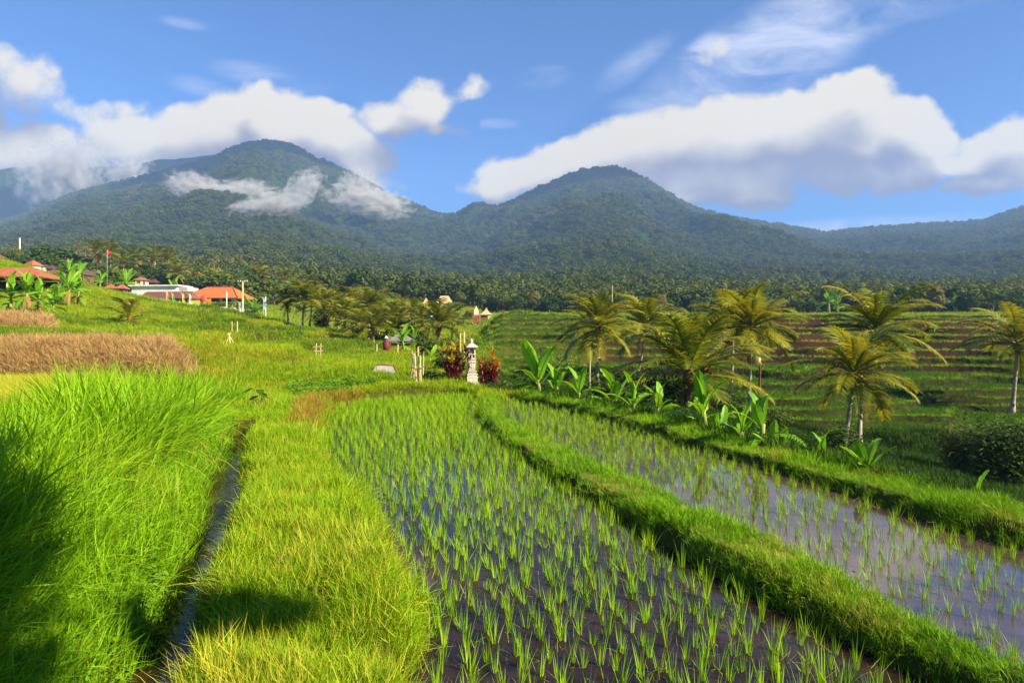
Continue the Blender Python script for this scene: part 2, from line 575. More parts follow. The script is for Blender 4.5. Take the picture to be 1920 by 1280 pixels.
def line_side(line, X, Y):
    """signed distance to an open line: positive on its right-hand (outer) side as it runs towards the camera"""
    X, Y = np.asarray(X, float), np.asarray(Y, float)
    best = np.full(X.shape, 1e9); sgn = np.ones(X.shape)
    for i in range(len(line) - 1):
        (x0, y0), (x1, y1) = line[i], line[i + 1]
        dx, dy = x1 - x0, y1 - y0
        t = np.clip(((X - x0) * dx + (Y - y0) * dy) / (dx * dx + dy * dy), 0, 1)
        d = np.hypot(X - x0 - t * dx, Y - y0 - t * dy)
        cr = dx * (Y - y0) - dy * (X - x0)
        m = d < best
        best = np.where(m, d, best); sgn = np.where(m, np.sign(cr), sgn)
    return best * sgn


def afar(p):
    """village things: the same ray, 1.6 times the distance"""
    e = Vector((0, 0, EYE))
    return e + (Vector(p) - e) * 1.6


def gz(x, y):
    return float(ground(np.array([x]), np.array([y]))[0])


def gp(px, Y, dz=0.0):
    """point on the ground at photo column px and depth Y"""
    Y = Y * 1.6 if Y > 103 else Y
    x = (px - 960) / FPX * Y
    return Vector((x, Y, gz(x, Y) + dz))


# ------------------------------------------------------------------ materials
def material(name):
    m = bpy.data.materials.new(name)
    m.use_nodes = True
    m.node_tree.nodes.clear()
    nt = NT(m.node_tree)
    return m, nt, nt.new('ShaderNodeOutputMaterial')


def principled(nt, col, rough=.7, spec=.3, normal=None, metallic=0, ior=None):
    b = nt.new('ShaderNodeBsdfPrincipled')
    nt.put(b.inputs['Base Color'], col)
    nt.put(b.inputs['Roughness'], rough)
    nt.put(b.inputs['Specular IOR Level'], spec)
    nt.put(b.inputs['Metallic'], metallic)
    if ior:
        b.inputs['IOR'].default_value = ior
    if normal is not None:
        nt.l.new(normal, b.inputs['Normal'])
    return b.outputs[0]


def bump(nt, h, strength=.4, dist=.05):
    n = nt.new('ShaderNodeBump')
    n.inputs['Strength'].default_value = strength
    n.inputs['Distance'].default_value = dist
    nt.l.new(h, n.inputs['Height'])
    return n.outputs[0]


def ramp(nt, f, stops):
    n = nt.new('ShaderNodeValToRGB')
    e = n.color_ramp.elements
    while len(e) < len(stops):
        e.new(.5)
    for k, (p, c) in enumerate(stops):
        e[k].position = p; e[k].color = (*c, 1)
    nt.put(n.inputs[0], f)
    return n.outputs[0]


def plain(name, c1, c2=None, scale=6.0, rough=.75, spec=.25, bumps=.0, bscale=None, metallic=0):
    m, nt, out = material(name)
    pos = nt.new('ShaderNodeTexCoord').outputs['Object']
    n = nt.noise(pos, scale, 5, .6)
    col = nt.mix(nt.ss(n, .3, .7), c1, c2 or [v * .7 for v in c1])
    nrm = bump(nt, nt.noise(pos, bscale or scale * 4, 4, .6), bumps, .03) if bumps else None
    nt.l.new(principled(nt, col, rough, spec, nrm, metallic), out.inputs[0])
    return m


def leaf_mat(name, c1, c2, trans=.35, patch=None, patch_scale=.6, tip=None, rough=.6, spec=.12, vary=.5):
    """leaf or blade: colour varies from plant to plant, in patches over the land, and (tint) from blade root to tip"""
    m, nt, out = material(name)
    geo = nt.new('ShaderNodeNewGeometry')
    oi = nt.new('ShaderNodeObjectInfo')
    n = nt.noise(geo.outputs['Position'], patch_scale, 3, .6)
    f = nt.math('MULTIPLY_ADD', oi.outputs['Random'], vary, nt.math('MULTIPLY', nt.math('SUBTRACT', n, .25), 1.2), clamp=True)
    col = nt.mix(f, c1, c2)
    if patch:
        n2 = nt.noise(geo.outputs['Position'], patch_scale * .7, 4, .65)
        pf = nt.math('MULTIPLY', nt.ss(n2, .52, .72), nt.ss(oi.outputs['Random'], .2, .9))
        col = nt.mix(pf, col, patch)
    if tip:
        a = nt.new('ShaderNodeAttribute', attribute_name='tint')
        col = nt.mix(nt.math('MULTIPLY', a.outputs['Fac'], .9), col, tip)
    p = principled(nt, col, rough, spec)
    t = nt.new('ShaderNodeBsdfTranslucent')
    nt.put(t.inputs['Color'], nt.mix(1.0, col, (1.25, 1.1, .55, 1), 'MULTIPLY'))
    mx = nt.new('ShaderNodeMixShader'); mx.inputs[0].default_value = trans
    nt.l.new(p, mx.inputs[1]); nt.l.new(t.outputs[0], mx.inputs[2])
    nt.l.new(mx.outputs[0], out.inputs[0])
    return m


def mat_ground():
    """soil with short growth: greener near and on the left slope, brown soil on steep faces, darkened in colour for their shade"""
    m, nt, out = material("field_soil")
    geo = nt.new('ShaderNodeNewGeometry')
    pos = geo.outputs['Position']
    x, y, z = nt.xyz(pos)[:3]
    nz = nt.xyz(geo.outputs['Normal'])[2]
    n1 = nt.noise(pos, .16, 5, .6); n2 = nt.noise(pos, 1.6, 5, .65); n3 = nt.noise(pos, 9, 4, .6)
    green = nt.mix(nt.ss(n2, .3, .7), (.075, .14, .008), (.17, .22, .014))
    dry = nt.mix(n3, (.22, .17, .045), (.15, .10, .03))
    g = nt.mix(nt.ss(n1, .50, .62), green, dry)
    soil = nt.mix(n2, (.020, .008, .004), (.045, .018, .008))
    fresh = nt.mix(nt.ss(nt.noise(pos, .05, 3, .5), .45, .6), (.035, .055, .012), (.05, .028, .014))
    # the ploughed field below the restaurant
    fx = nt.math('ADD', nt.math('ADD', x, nt.math('MULTIPLY', y, .36)), nt.math('MULTIPLY', nt.math('SUBTRACT', n2, .5), 2.0))
    field = nt.math('MULTIPLY', nt.math('MULTIPLY', nt.ss(y, 93, 96), nt.ss(y, 170, 150)), nt.math('MULTIPLY', nt.ss(fx, -6.5, -4.5), nt.ss(fx, 6.5, 4.5)))
    furrow = nt.math('SINE', nt.math('MULTIPLY', y, 2.2))
    g = nt.mix(nt.math('MULTIPLY', field, nt.ss(furrow, -1.2, .6)), g, (.20, .10, .035))
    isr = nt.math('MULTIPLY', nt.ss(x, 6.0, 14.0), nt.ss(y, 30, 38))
    wet = nt.mix(n2, (.013, .036, .003), (.032, .065, .006))
    g = nt.mix(nt.math('MULTIPLY', nt.math('MULTIPLY', nt.ss(nt.math('DIVIDE', x, y), -.03, .02), nt.ss(y, 30, 36)), nt.ss(y, 128, 120)), g, nt.mix(nt.math('MULTIPLY', nt.ss(y, 76, 86), nt.ss(x, 20, 30)), wet, fresh))
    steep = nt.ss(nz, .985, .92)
    col = nt.mix(steep, g, nt.mix(isr, nt.mix(.25, soil, green), nt.mix(nt.ss(y, 45, 78), nt.mix(.7, soil, (.014, .034, .003, 1)), soil)))  # steep faces: dark soil and green, deepened further to paint in their shade
    nrm = bump(nt, nt.math('ADD', n3, n2), .6, .06)
    nt.l.new(principled(nt, col, .95, .1, nrm), out.inputs[0])
    return m


def mat_water(name, mud1, mud2, sc=2.2, ripple=.02, ior=1.33):
    m, nt, out = material(name)
    pos = nt.new('ShaderNodeNewGeometry').outputs['Position']
    n = nt.noise(pos, sc, 5, .65)
    col = nt.mix(nt.ss(n, .3, .7), mud1, mud2)
    r = nt.noise(nt.vmath('MULTIPLY', pos, (1, 1.6, 1)), 9, 3, .5)
    nt.l.new(principled(nt, col, nt.ss(n, .35, .9, .02, .10), .5, bump(nt, r, ripple, .05), 0, ior), out.inputs[0])
    return m


M = {}
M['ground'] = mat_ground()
M['water'] = mat_water("muddy_water", (.010, .006, .007), (.034, .019, .018), ior=1.19)
M['water2'] = mat_water("brown_water", (.040, .024, .022), (.085, .053, .044), 2.2, .008, 1.75)
M['canal'] = mat_water("canal_water", (.012, .008, .005), (.045, .027, .010), 1.5, ior=1.22)

# ------------------------------------------------------------------ ground sheet, water, mountains
def build_ground():
    u = np.concatenate([np.linspace(-3200, -420, 70), np.linspace(-400, 2320, 620), np.linspace(2340, 5200, 70)])
    yy = np.concatenate([np.linspace(-60, 1.8, 34), 2.0 * np.exp(np.linspace(0, math.log(330 / 2.0), 900))])
    U, Y = np.meshgrid(u, yy)
    X = (U - 960) / FPX * np.maximum(Y, 3.2)
    X = np.where(Y < 3.2, (U - 960) / FPX * (3.2 + (3.2 - Y) * .6), X)
    Z = ground(X, Y)
    nr, nc = U.shape
    idx = np.arange(nr * nc).reshape(nr, nc)
    q = np.stack([idx[:-1, :-1], idx[:-1, 1:], idx[1:, 1:], idx[1:, :-1]], -1).reshape(-1, 4)
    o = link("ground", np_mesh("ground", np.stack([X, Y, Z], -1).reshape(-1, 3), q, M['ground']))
    tag(o, "terraced fields and grassy slopes of the valley", kind='structure')


def water_sheet(name, poly, z, mat, label):
    a = sum(poly[i - 1][0] * poly[i][1] - poly[i][0] * poly[i - 1][1] for i in range(len(poly)))
    closed = [poly[-1]] + list(poly) + [poly[0]]
    poly = offset(closed, -.42 if a > 0 else .42)[1:-1]
    b = MB(); b.face([(x, y, z) for x, y in poly])
    tag(b.build(name, mat), label, kind='structure')


build_ground()
_cl = offset(CANAL, .5); _cr = offset(CANAL, -.5)
water_sheet("paddy_water", PADDY_A, 0.0, M['water'], "dark muddy water of the near rice paddy")
water_sheet("paddy_water", PADDY_B, 0.002, M['water2'], "brown shallow water of the paddy on the far side of the bund")
water_sheet("canal_water", _cl + _cr[::-1], -.10, M['canal'], "narrow brown water of the irrigation canal")

RIDGE = np.array([(-900, 470), (-500, 440), (-200, 425), (0, 412), (60, 395), (130, 362), (250, 332), (330, 312), (400, 291), (440, 271), (472, 262), (527, 262), (548, 271), (600, 296), (665, 326), (720, 357),
                  (790, 386), (830, 402), (890, 396), (940, 381), (990, 358), (1040, 336), (1075, 319), (1110, 311), (1150, 309), (1180, 318), (1220, 341), (1260, 364), (1300, 385), (1350, 401), (1420, 412),
                  (1480, 422), (1550, 434), (1600, 427), (1700, 420), (1800, 415), (1850, 410), (1880, 396), (1920, 385), (2000, 370), (2300, 380), (2800, 430)], float)
FAR_D = 2500.0


def mountain_h(px, Y):
    ridge = np.interp(px, RIDGE[:, 0], RIDGE[:, 1])
    ridge = (ridge + np.interp(px - 9, RIDGE[:, 0], RIDGE[:, 1]) + np.interp(px + 9, RIDGE[:, 0], RIDGE[:, 1])) / 3
    base = np.interp(px, [-900, 0, 300, 600, 900, 1300, 1900, 2800], [470, 520, 540, 562, 575, 578, 582, 585])
    s = np.clip((Y - 300) / (FAR_D - 300), 0, 1.2)
    row = base + (ridge - base) * np.clip(s, 0, 1) ** .78
    X = (px - 960) / FPX * Y
    z = EYE - (row - HOR) / FPX * Y
    # spurs and gullies running down from the two summits
    for cx, seed in ((500, 1), (1130, 2)):
        ax = (cx - 960) / FPX * FAR_D
        th = np.arctan2(X - ax, FAR_D + 250 - Y)
        w = np.exp(-((px - cx) / 420.0) ** 2)
        n = fbm(th * 5.5 + seed * 7, np.hypot(X - ax, FAR_D - Y) / 900, seed, 4) - .5
        z = z + w * n * 300 * sstep(.25, .65, s) * (1 - .95 * sstep(.72, .97, s))
    z = z + (fbm(X / 260, Y / 260, 12, 4) - .5) * 80 * sstep(.05, .4, s) * (1 - .95 * sstep(.8, .98, s))
    z = np.where(s > 1, z - (s - 1) * 2600, z)
    z = z - 8 * (1 - sstep(285, 345, Y)) - 9 * sstep(.7, 1, s)
    return z


def mat_mountain():
    m, nt, out = material("forest_floor")
    pos = nt.new('ShaderNodeNewGeometry').outputs['Position']
    n = nt.noise(pos, .03, 5, .6)
    col = nt.mix(nt.ss(n, .3, .7), (.012, .028, .006), (.030, .046, .010))
    nt.l.new(principled(nt, col, .95, .05), out.inputs[0])
    return m


M['mountain'] = mat_mountain()


def build_mountain():
    u = np.linspace(-900, 2800, 520)
    yy = 260 + (FAR_D * 1.1 - 260) * np.linspace(0, 1, 240)
    U, Y = np.meshgrid(u, yy)
    X = (U - 960) / FPX * Y
    Z = mountain_h(U, Y)
    nr, nc = U.shape
    idx = np.arange(nr * nc).reshape(nr, nc)
    q = np.stack([idx[:-1, :-1], idx[:-1, 1:], idx[1:, 1:], idx[1:, :-1]], -1).reshape(-1, 4)
    tag(link("mountain", np_mesh("mountain", np.stack([X, Y, Z], -1).reshape(-1, 3), q, M['mountain'])), "forested volcanic mountain slopes with two summits", kind='structure')
    # the darker ridge behind on the left
    pts = np.array([(-900, 380), (-300, 340), (0, 318), (60, 312), (150, 318), (230, 312), (300, 300), (400, 290), (470, 300), (560, 340), (700, 420)], float)
    u = np.linspace(-900, 700, 200)
    yy = np.linspace(2750, 3350, 40)
    U, Y = np.meshgrid(u, yy)
    row = np.interp(U, pts[:, 0], pts[:, 1])
    s = np.clip((Y - 2750) / 450, 0, 1)
    Z = EYE + (HOR - (520 + (row - 520) * s ** .8)) / FPX * 3200 * (1 - .9 * sstep(3250, 3350, Y))
    X = (U - 960) / FPX * Y
    Z = Z + (fbm(X / 120, Y / 120, 4, 5) - .5) * 90 * (1 - .6 * s)
    idx = np.arange(U.size).reshape(U.shape)
    q = np.stack([idx[:-1, :-1], idx[:-1, 1:], idx[1:, 1:], idx[1:, :-1]], -1).reshape(-1, 4)
    tag(link("mountain", np_mesh("mountain", np.stack([X, Y, Z], -1).reshape(-1, 3), q, M['mountain'])), "dark forested ridge behind the left summit", kind='structure')


build_mountain()

# ------------------------------------------------------------------ scattered ground cover (uncountable: one object each)
def scatter(name, label, protos, pts, rot, scl, idx):
    """ONE object that carries a clump at every point"""
    n = len(pts)
    me = bpy.data.meshes.new(name)
    me.vertices.add(n)
    me.vertices.foreach_set('co', np.asarray(pts, np.float32).ravel())
    for nm, typ, dat in (('turn', 'FLOAT_VECTOR', rot), ('size', 'FLOAT_VECTOR', scl), ('pick', 'INT', idx)):
        a = me.attributes.new(nm, typ, 'POINT')
        a.data.foreach_set('value' if typ == 'INT' else 'vector', np.asarray(dat, np.int32 if typ == 'INT' else np.float32).ravel())
    o = link(name, me)
    tag(o, label, kind='stuff')
    c = bpy.data.collections.new(name + "_clumps")
    for k, p in enumerate(protos):
        c.objects.link(bpy.data.objects.new(f"{name}_clump_{k:02d}", p))
    g = bpy.data.node_groups.new(name, 'GeometryNodeTree')
    g.interface.new_socket("Geometry", in_out='INPUT', socket_type='NodeSocketGeometry')
    g.interface.new_socket("Geometry", in_out='OUTPUT', socket_type='NodeSocketGeometry')
    nd = g.nodes.new
    gi, go, iop, ci = nd('NodeGroupInput'), nd('NodeGroupOutput'), nd('GeometryNodeInstanceOnPoints'), nd('GeometryNodeCollectionInfo')
    ci.inputs['Collection'].default_value = c
    ci.inputs['Separate Children'].default_value = True
    ci.inputs['Reset Children'].default_value = True
    iop.inputs['Pick Instance'].default_value = True

    def na(nm, typ):
        x = nd('GeometryNodeInputNamedAttribute'); x.data_type = typ
        x.inputs['Name'].default_value = nm
        return [s for s in x.outputs if s.enabled and s.name == 'Attribute'][0]
    e2r = nd('FunctionNodeEulerToRotation')
    L = g.links.new
    L(gi.outputs[0], iop.inputs['Points']); L(ci.outputs[0], iop.inputs['Instance'])
    L(na('pick', 'INT'), iop.inputs['Instance Index'])
    L(na('turn', 'FLOAT_VECTOR'), e2r.inputs[0]); L(e2r.outputs[0], iop.inputs['Rotation'])
    L(na('size', 'FLOAT_VECTOR'), iop.inputs['Scale'])
    L(iop.outputs[0], go.inputs[0])
    md = o.modifiers.new("scatter", 'NODES'); md.node_group = g
    return o


def strew(name, label, protos, X, Y, smin, smax, tilt=.18, dz=-.02, Z=None, zstretch=(1, 1), lean_dir=None):
    n = len(X)
    if Z is None:
        Z = ground(X, Y) + dz
    rot = np.stack([rng.normal(0, tilt, n), rng.normal(0, tilt, n), rng.uniform(0, 6.283, n)], -1)
    s = rng.uniform(smin, smax, n) if np.isscalar(smin) else smin
    zs = s * rng.uniform(zstretch[0], zstretch[1], n)
    return scatter(name, label, protos, np.stack([X, Y, Z], -1), rot, np.stack([s, s, zs], -1), rng.integers(0, len(protos), n))


def blade(b, r, root, ang, h, lean, width, curl, segs=3, tint0=0.0, twist=0.0):
    """one grass blade as a tapering bent ribbon"""
    d = Vector((math.cos(ang), math.sin(ang), 0))
    sd = Vector((-math.sin(ang + twist), math.cos(ang + twist), 0)) * width * .5
    p = Vector(root); th = lean
    left, right, tn = [], [], []
    for k in range(segs + 1):
        t = k / segs
        w = sd * (1 - t ** 1.6) * (1.0 if k else .75)
        left.append(p - w); right.append(p + w); tn.append(tint0 + (1 - tint0) * t)
        p = p + (d * math.sin(th) + Vector((0, 0, 1)) * math.cos(th)) * (h / segs)
        th += curl / segs
    b.quad_strip(left, right, tn)


def clump(name, mat, seed, n, h0, h1, rad, lean, width, curl, segs=3, upright=0.0):
    r = random.Random(seed)
    b = MB()
    for _ in range(n):
        a = r.uniform(0, 6.283); q = rad * math.sqrt(r.random())
        x, y = q * math.cos(a), q * math.sin(a)
        out = a + r.gauss(0, .9)
        blade(b, r, (x, y, 0), out, r.uniform(h0, h1), abs(r.gauss(upright, lean)), width * r.uniform(.6, 1.25), abs(r.gauss(curl, curl * .6)), segs, 0.0, r.uniform(-.6, .6))
    return b.mesh(name, mat)


def leafy(name, mat, seed, n, h, rad, size):
    """low broad-leaved weed: many small pointed leaves"""
    r = random.Random(seed)
    b = MB()
    for _ in range(n):
        a = r.uniform(0, 6.283); q = rad * math.sqrt(r.random()); z = h * r.uniform(.15, 1) * (1 - .4 * (q / rad) ** 2)
        c = Vector((q * math.cos(a), q * math.sin(a), z))
        t = r.uniform(0, 6.283); s = size * r.uniform(.6, 1.3); dip = r.uniform(-.5, .35)
        d = Vector((math.cos(t), math.sin(t), dip)).normalized() * s
        sd = Vector((-math.sin(t), math.cos(t), r.uniform(-.3, .3))) * s * .32
        b.face([c, c + d * .4 - sd, c + d, c + d * .4 + sd])
    return b.mesh(name, mat)


M['short'] = leaf_mat("short_grass", (.12, .27, .004), (.29, .43, .008), .25, patch=(.48, .38, .06), patch_scale=1.6, tip=None)
M['bund'] = leaf_mat("bund_grass", (.065, .22, .003), (.23, .40, .007), .25, patch=(.36, .30, .05), patch_scale=.9)
M['tall'] = leaf_mat("tall_grass", (.08, .25, .004), (.28, .46, .008), .28, patch=(.34, .33, .03), patch_scale=.5)
M['meadow'] = leaf_mat("meadow_grass", (.09, .23, .004), (.34, .40, .010), .3, patch=(.46, .25, .04), patch_scale=.16)
M['terrace'] = leaf_mat("terrace_grass", (.030, .10, .004), (.10, .20, .008), .25)
M['gully'] = leaf_mat("gully_grass", (.015, .050, .003), (.045, .10, .006), .2)  # blade colour darkened to carry the shade of the steep gully side
M['edge'] = leaf_mat("edge_grass", (.17, .33, .008), (.33, .44, .015), .3)
M['rice'] = leaf_mat("rice_blade", (.13, .33, .005), (.28, .46, .009), .30, vary=.8)
M['ripe'] = leaf_mat("ripe_rice", (.32, .36, .02), (.48, .44, .04), .3)
M['straw'] = leaf_mat("dry_straw", (.33, .20, .075), (.48, .32, .13), .15, rough=.8)
M['rust'] = leaf_mat("rusty_grass", (.34, .17, .03), (.30, .24, .03), .25)
M['weed'] = leaf_mat("weed_leaf", (.07, .20, .008), (.17, .32, .012), .3)

P_short = [clump("short_grass", M['short'], 10 + k, 30, .06, .24, .12, .75, .0075, .9) for k in range(6)]
P_bund = [clump("bund_grass", M['bund'], 30 + k, 26, .08, .20, .11, .5, .0085, .8) for k in range(6)]
P_tall = [clump("tall_grass", M['tall'], 50 + k, 12, .45, 1.2, .18, .42, .026, 1.15, 5) for k in range(6)]
P_meadow = [clump("meadow_grass", M['meadow'], 70 + k, 30, .22, .50, .42, .5, .035, .6) for k in range(5)]
P_fringe = [clump("terrace_grass", M['terrace'], 90 + k, 26, .22, .45, .35, .35, .035, .5) for k in range(4)]
P_edge = [clump("edge_grass", M['edge'], 110 + k, 26, .15, .34, .32, .5, .035, .5) for k in range(4)]
P_straw = [clump("dry_straw", M['straw'], 130 + k, 34, .35, .75, .35, .55, .022, 1.0) for k in range(4)]
P_rust = [clump("rusty_grass", M['rust'], 140 + k, 24, .12, .28, .2, .5, .012, .7) for k in range(3)]
P_ripe = [clump("ripe_rice", M['ripe'], 150 + k, 22, .35, .6, .14, .2, .014, .6) for k in range(4)]
P_weed = [leafy("weed_leaf", M['weed'], 170 + k, 60, .35, .3, .085) for k in range(4)]
P_rice_far = [clump("rice_clump", M['rice'], 190 + k, 13, .2, .34, .03, .16, .011, .25, 3) for k in range(5)]


def screen_pts(n, px0, px1, Y0, Y1):
    px = rng.uniform(px0, px1, n); Y = np.exp(rng.uniform(math.log(Y0), math.log(Y1), n))
    return (px - 960) / FPX * Y, Y, px


def zones(X, Y):
    lx = np.interp(Y, [p[1] for p in CANAL][::-1], [p[0] for p in CANAL][::-1], left=-1.7, right=-99)
    lx = np.where(Y > 19.5, -7.4 - (Y - 19.5) * .6, lx)
    cd = line_d(CANAL, X, Y, CANAL_W)
    return lx, cd, poly_sd(PADDY_A, X, Y), poly_sd(PADDY_B, X, Y), poly_sd(BUND_L + BUND_R[::-1], X, Y), poly_sd(OUT_IN + OUT_FAR[::-1], X, Y)


def near_grass():
    # strip between canal and paddy
    X, Y, px = screen_pts(60000, 250, 1000, 2.6, 23)
    lx, cd, sa, sb, sm, so_ = zones(X, Y)
    k = (X > lx) & (cd > -.03) & (sa < .02) & (X < np.interp(Y, [p[1] for p in A_LEFT][::-1], [p[0] for p in A_LEFT][::-1]) + .05)
    thin = fbm(X / .33, Y / .33, 41, 3)
    keep = k & (rng.random(len(X)) < np.clip(.9 - .02 * (Y - 4), .35, 1) * np.where(thin > .57, .15, 1))
    X, Y, cd, sa = X[keep], Y[keep], cd[keep], sa[keep]
    s = np.clip(.72 + .035 * (Y - 4), .68, 1.45) * rng.uniform(.7, 1.2, len(X)) * (1 + .35 * (sa > -.18)) * (.55 + .95 * fbm(X / .6, Y / .6, 42, 2))
    strew("grass", "short yellow-green grass on the path between canal and paddy", P_short, X, Y, s, None, .35)
    k = rng.random(len(X)) < .05
    strew("weeds", "small broad-leaved weeds in the path grass", P_weed, X[k], Y[k], rng.uniform(.18, .38, k.sum()), None, .2)
    k = rng.random(len(X)) < .26
    strew("grass", "pale dry stalks lying over the path grass", [clump("dry_stalk", M['ripe'], 210 + j, 7, .10, .30, .13, .9, .006, .5) for j in range(4)], X[k], Y[k], rng.uniform(.8, 1.3, k.sum()), None, .4)
    # the two bunds
    for lab, poly, n, g in (("lush grass on the bund between the two paddies", BUND_L + BUND_R[::-1], 60000, 0), ("lush grass on the outer bund above the gully", OUT_IN + OUT_FAR[::-1], 70000, 1)):
        X, Y, px = screen_pts(n, 820, 2500, 2.6, 25)
        sd = poly_sd(poly, X, Y)
        k = (sd > (-.09 if g else .0)) & (rng.random(len(X)) < np.where(fbm(X / .4, Y / .4, 43, 3) > .62, .3, 1))
        X, Y, sd = X[k], Y[k], sd[k]
        s = np.clip(.58 + .03 * (Y - 4), .58, 1.25) * rng.uniform(.6, 1.25, len(X)) * (.6 + .8 * fbm(X / .7, Y / .7, 45, 2))
        strew("grass", lab, P_bund, X, Y, s, None, .3)
    # tall blades on the bank left of the canal
    X, Y, px = screen_pts(17000, -420, 500, 2.4, 24)
    lx, cd, sa, sb, sm, so_ = zones(X, Y)
    lim = np.interp(px, [-400, 0, 120, 230, 300, 440, 500], [9, 9.5, 12, 17, 22, 22, 20])
    k = (X < lx - .05) & (cd > .12) & (Y < lim) & (rng.random(len(X)) < np.clip(cd * 1.6, .15, 1))
    X, Y, cd = X[k], Y[k], cd[k]
    s = rng.uniform(.55, 1.15, len(X)) * np.clip(.32 + cd * .55, .35, 1.05) * np.where(Y > 11, .9, 1)
    strew("grass", "tall arching grass on the bank beside the canal", P_tall, X, Y, s, None, .22)
    X, Y, px = screen_pts(2600, 110, 455, 8.5, 18)
    lx, cd, *_ = zones(X, Y)
    k = (X < lx - .25) & (cd > .7)
    strew("grass", "tallest seeding blades at the top of the canal bank", P_tall, X[k], Y[k], rng.uniform(.95, 1.45, k.sum()), None, .2)
    X, Y, px = screen_pts(16000, -420, 520, 2.4, 26)
    lx, cd, *_ = zones(X, Y)
    k = (X < lx + .02) & (cd > -.02)
    strew("grass", "lower grass filling the canal bank", P_bund, X[k], Y[k], rng.uniform(1.1, 2.0, k.sum()), None, .3)
    X, Y, px = screen_pts(2600, 150, 420, 3.4, 8)
    lx, cd, *_ = zones(X, Y)
    k = (X < lx) & (cd > 0) & (cd < .55)
    k = k & (Y < 5.8) & (rng.random(len(X)) < .5)
    strew("weeds", "broad-leaved weeds at the foot of the canal bank", P_weed, X[k], Y[k], rng.uniform(.45, .75, k.sum()), None, .25)


def mid_grass():
    X, Y, px = screen_pts(60000, -250, 1010, 19, 118)
    lx, cd, sa, sb, sm, so_ = zones(X, Y)
    n = fbm(X / 9, Y / 9, 77, 3)
    bare = (np.interp(px, [330, 420, 560, 700], [0, 1, 1, 0]) * ((Y > 88) & (Y < 118)) > .5)
    k = (sa < -.1) & (sb < -.1) & (so_ < -.1) & ~bare & ((Y > 22) | (px < 900)) & (px < np.where(Y > 48, 900 + rng.uniform(-30, 40, len(X)), 1010)) & ~((px < 250) & (Y > 25) & (Y < 29.3))
    X, Y, px = X[k], Y[k], px[k]
    s = np.clip(.42 + .011 * (Y - 20), .42, 1.3) * rng.uniform(.55, 1.3, len(X))
    strew("grass", "meadow grass on the terraced slope below the village", P_meadow, X, Y, s, None, .2)
    # lush green edging and low bean plants beside the near paddy
    X, Y, px = screen_pts(2600, 545, 705, 21, 27)
    sa = poly_sd(PADDY_A, X, Y)
    k = (sa < -.6) & (fbm(X / 1.1, Y / 1.1, 46, 3) > .46)
    strew("weeds", "low leafy bean plants behind the near paddy", P_weed, X[k], Y[k], rng.uniform(.5, 1.15, k.sum()), None, .2)
    X, Y, px = screen_pts(9000, 560, 900, 15, 23)
    sa = poly_sd(PADDY_A, X, Y)
    k = (sa < .05) & (sa > -.75) & (px < 780)
    strew("grass", "rust-coloured dry grass along the far paddy edge", P_rust, X[k], Y[k], rng.uniform(.7, 1.3, k.sum()), None, .25)
    # deeper green growth in the damp hollows and along the low steps
    X, Y, px = screen_pts(26000, -250, 900, 34, 100)
    st = ground(X, Y + .8) - ground(X, Y - .8)
    k = (fbm(X / 7, Y / 7, 91, 3) > .57) | (st > .42)
    strew("grass", "deep green growth along the steps of the slope", P_fringe, X[k], Y[k], np.clip(.7 + .012 * (Y[k] - 34), .7, 1.6), None, .3)
    # orange-brown dry patches on the slope
    X, Y, px = screen_pts(16000, -250, 900, 34, 100)
    n = fbm(X / 5.5, Y / 5.5, 88, 3)
    k = (n > .57) & (rng.random(len(X)) < .7)
    strew("grass", "dry rust-brown patches in the slope meadow", P_rust, X[k], Y[k], np.clip(1.0 + .02 * (Y[k] - 34), 1, 2.6), None, .3)
    # ripe rice on the field at the far left, dry straw on the bank behind it
    X, Y, px = screen_pts(8000, -250, 300, 17, 27.5)
    k = px < 140 + (Y - 17) * 12
    strew("rice", "ripening yellow rice in front of the straw bank", P_ripe, X[k], Y[k], rng.uniform(.8, 1.2, k.sum()), None, .1)
    n = 9000
    px = rng.uniform(-250, 372, n); t = rng.random(n)
    Y = 28.7 + t * 2.6; X = (px - 960) / FPX * Y
    zb = .25 + np.sqrt(np.clip(t * 1.5, 0, 1)) * 1.45 * np.clip((378 - px) / 70, .15, 1)
    strew("straw", "brown dry straw covering the long terrace bank", P_straw, X, Y, rng.uniform(.3, 1.2, n), None, .7, Z=zb - .1 + (fbm(X / 1.3, Y / 1.3, 47, 3) - .5) * .5)
    n = 1600
    px = rng.uniform(-250, 92, n); t = rng.random(n)
    Y = 42 + t * 3; X = (px - 960) / FPX * Y
    strew("straw", "reddish dry straw heaped on the upper terrace edge", P_straw, X, Y, rng.uniform(.7, 1.2, n), None, .45, Z=ground(X, Y) + np.sqrt(t) * .8 - .1)


def far_grass():
    X, Y, px = screen_pts(26000, -300, 2200, 112, 262)
    bare = (px > 400) & (px < 575) & (Y < 168)
    k = (~bare & ((px < 900) | (Y > 124))) | (bare & (rng.random(len(X)) < .06))
    X, Y = X[k], Y[k]
    strew("grass", "rough green growth on the flats before the far wood", P_meadow, X, Y, rng.uniform(1.3, 2.6, len(X)), None, .2)


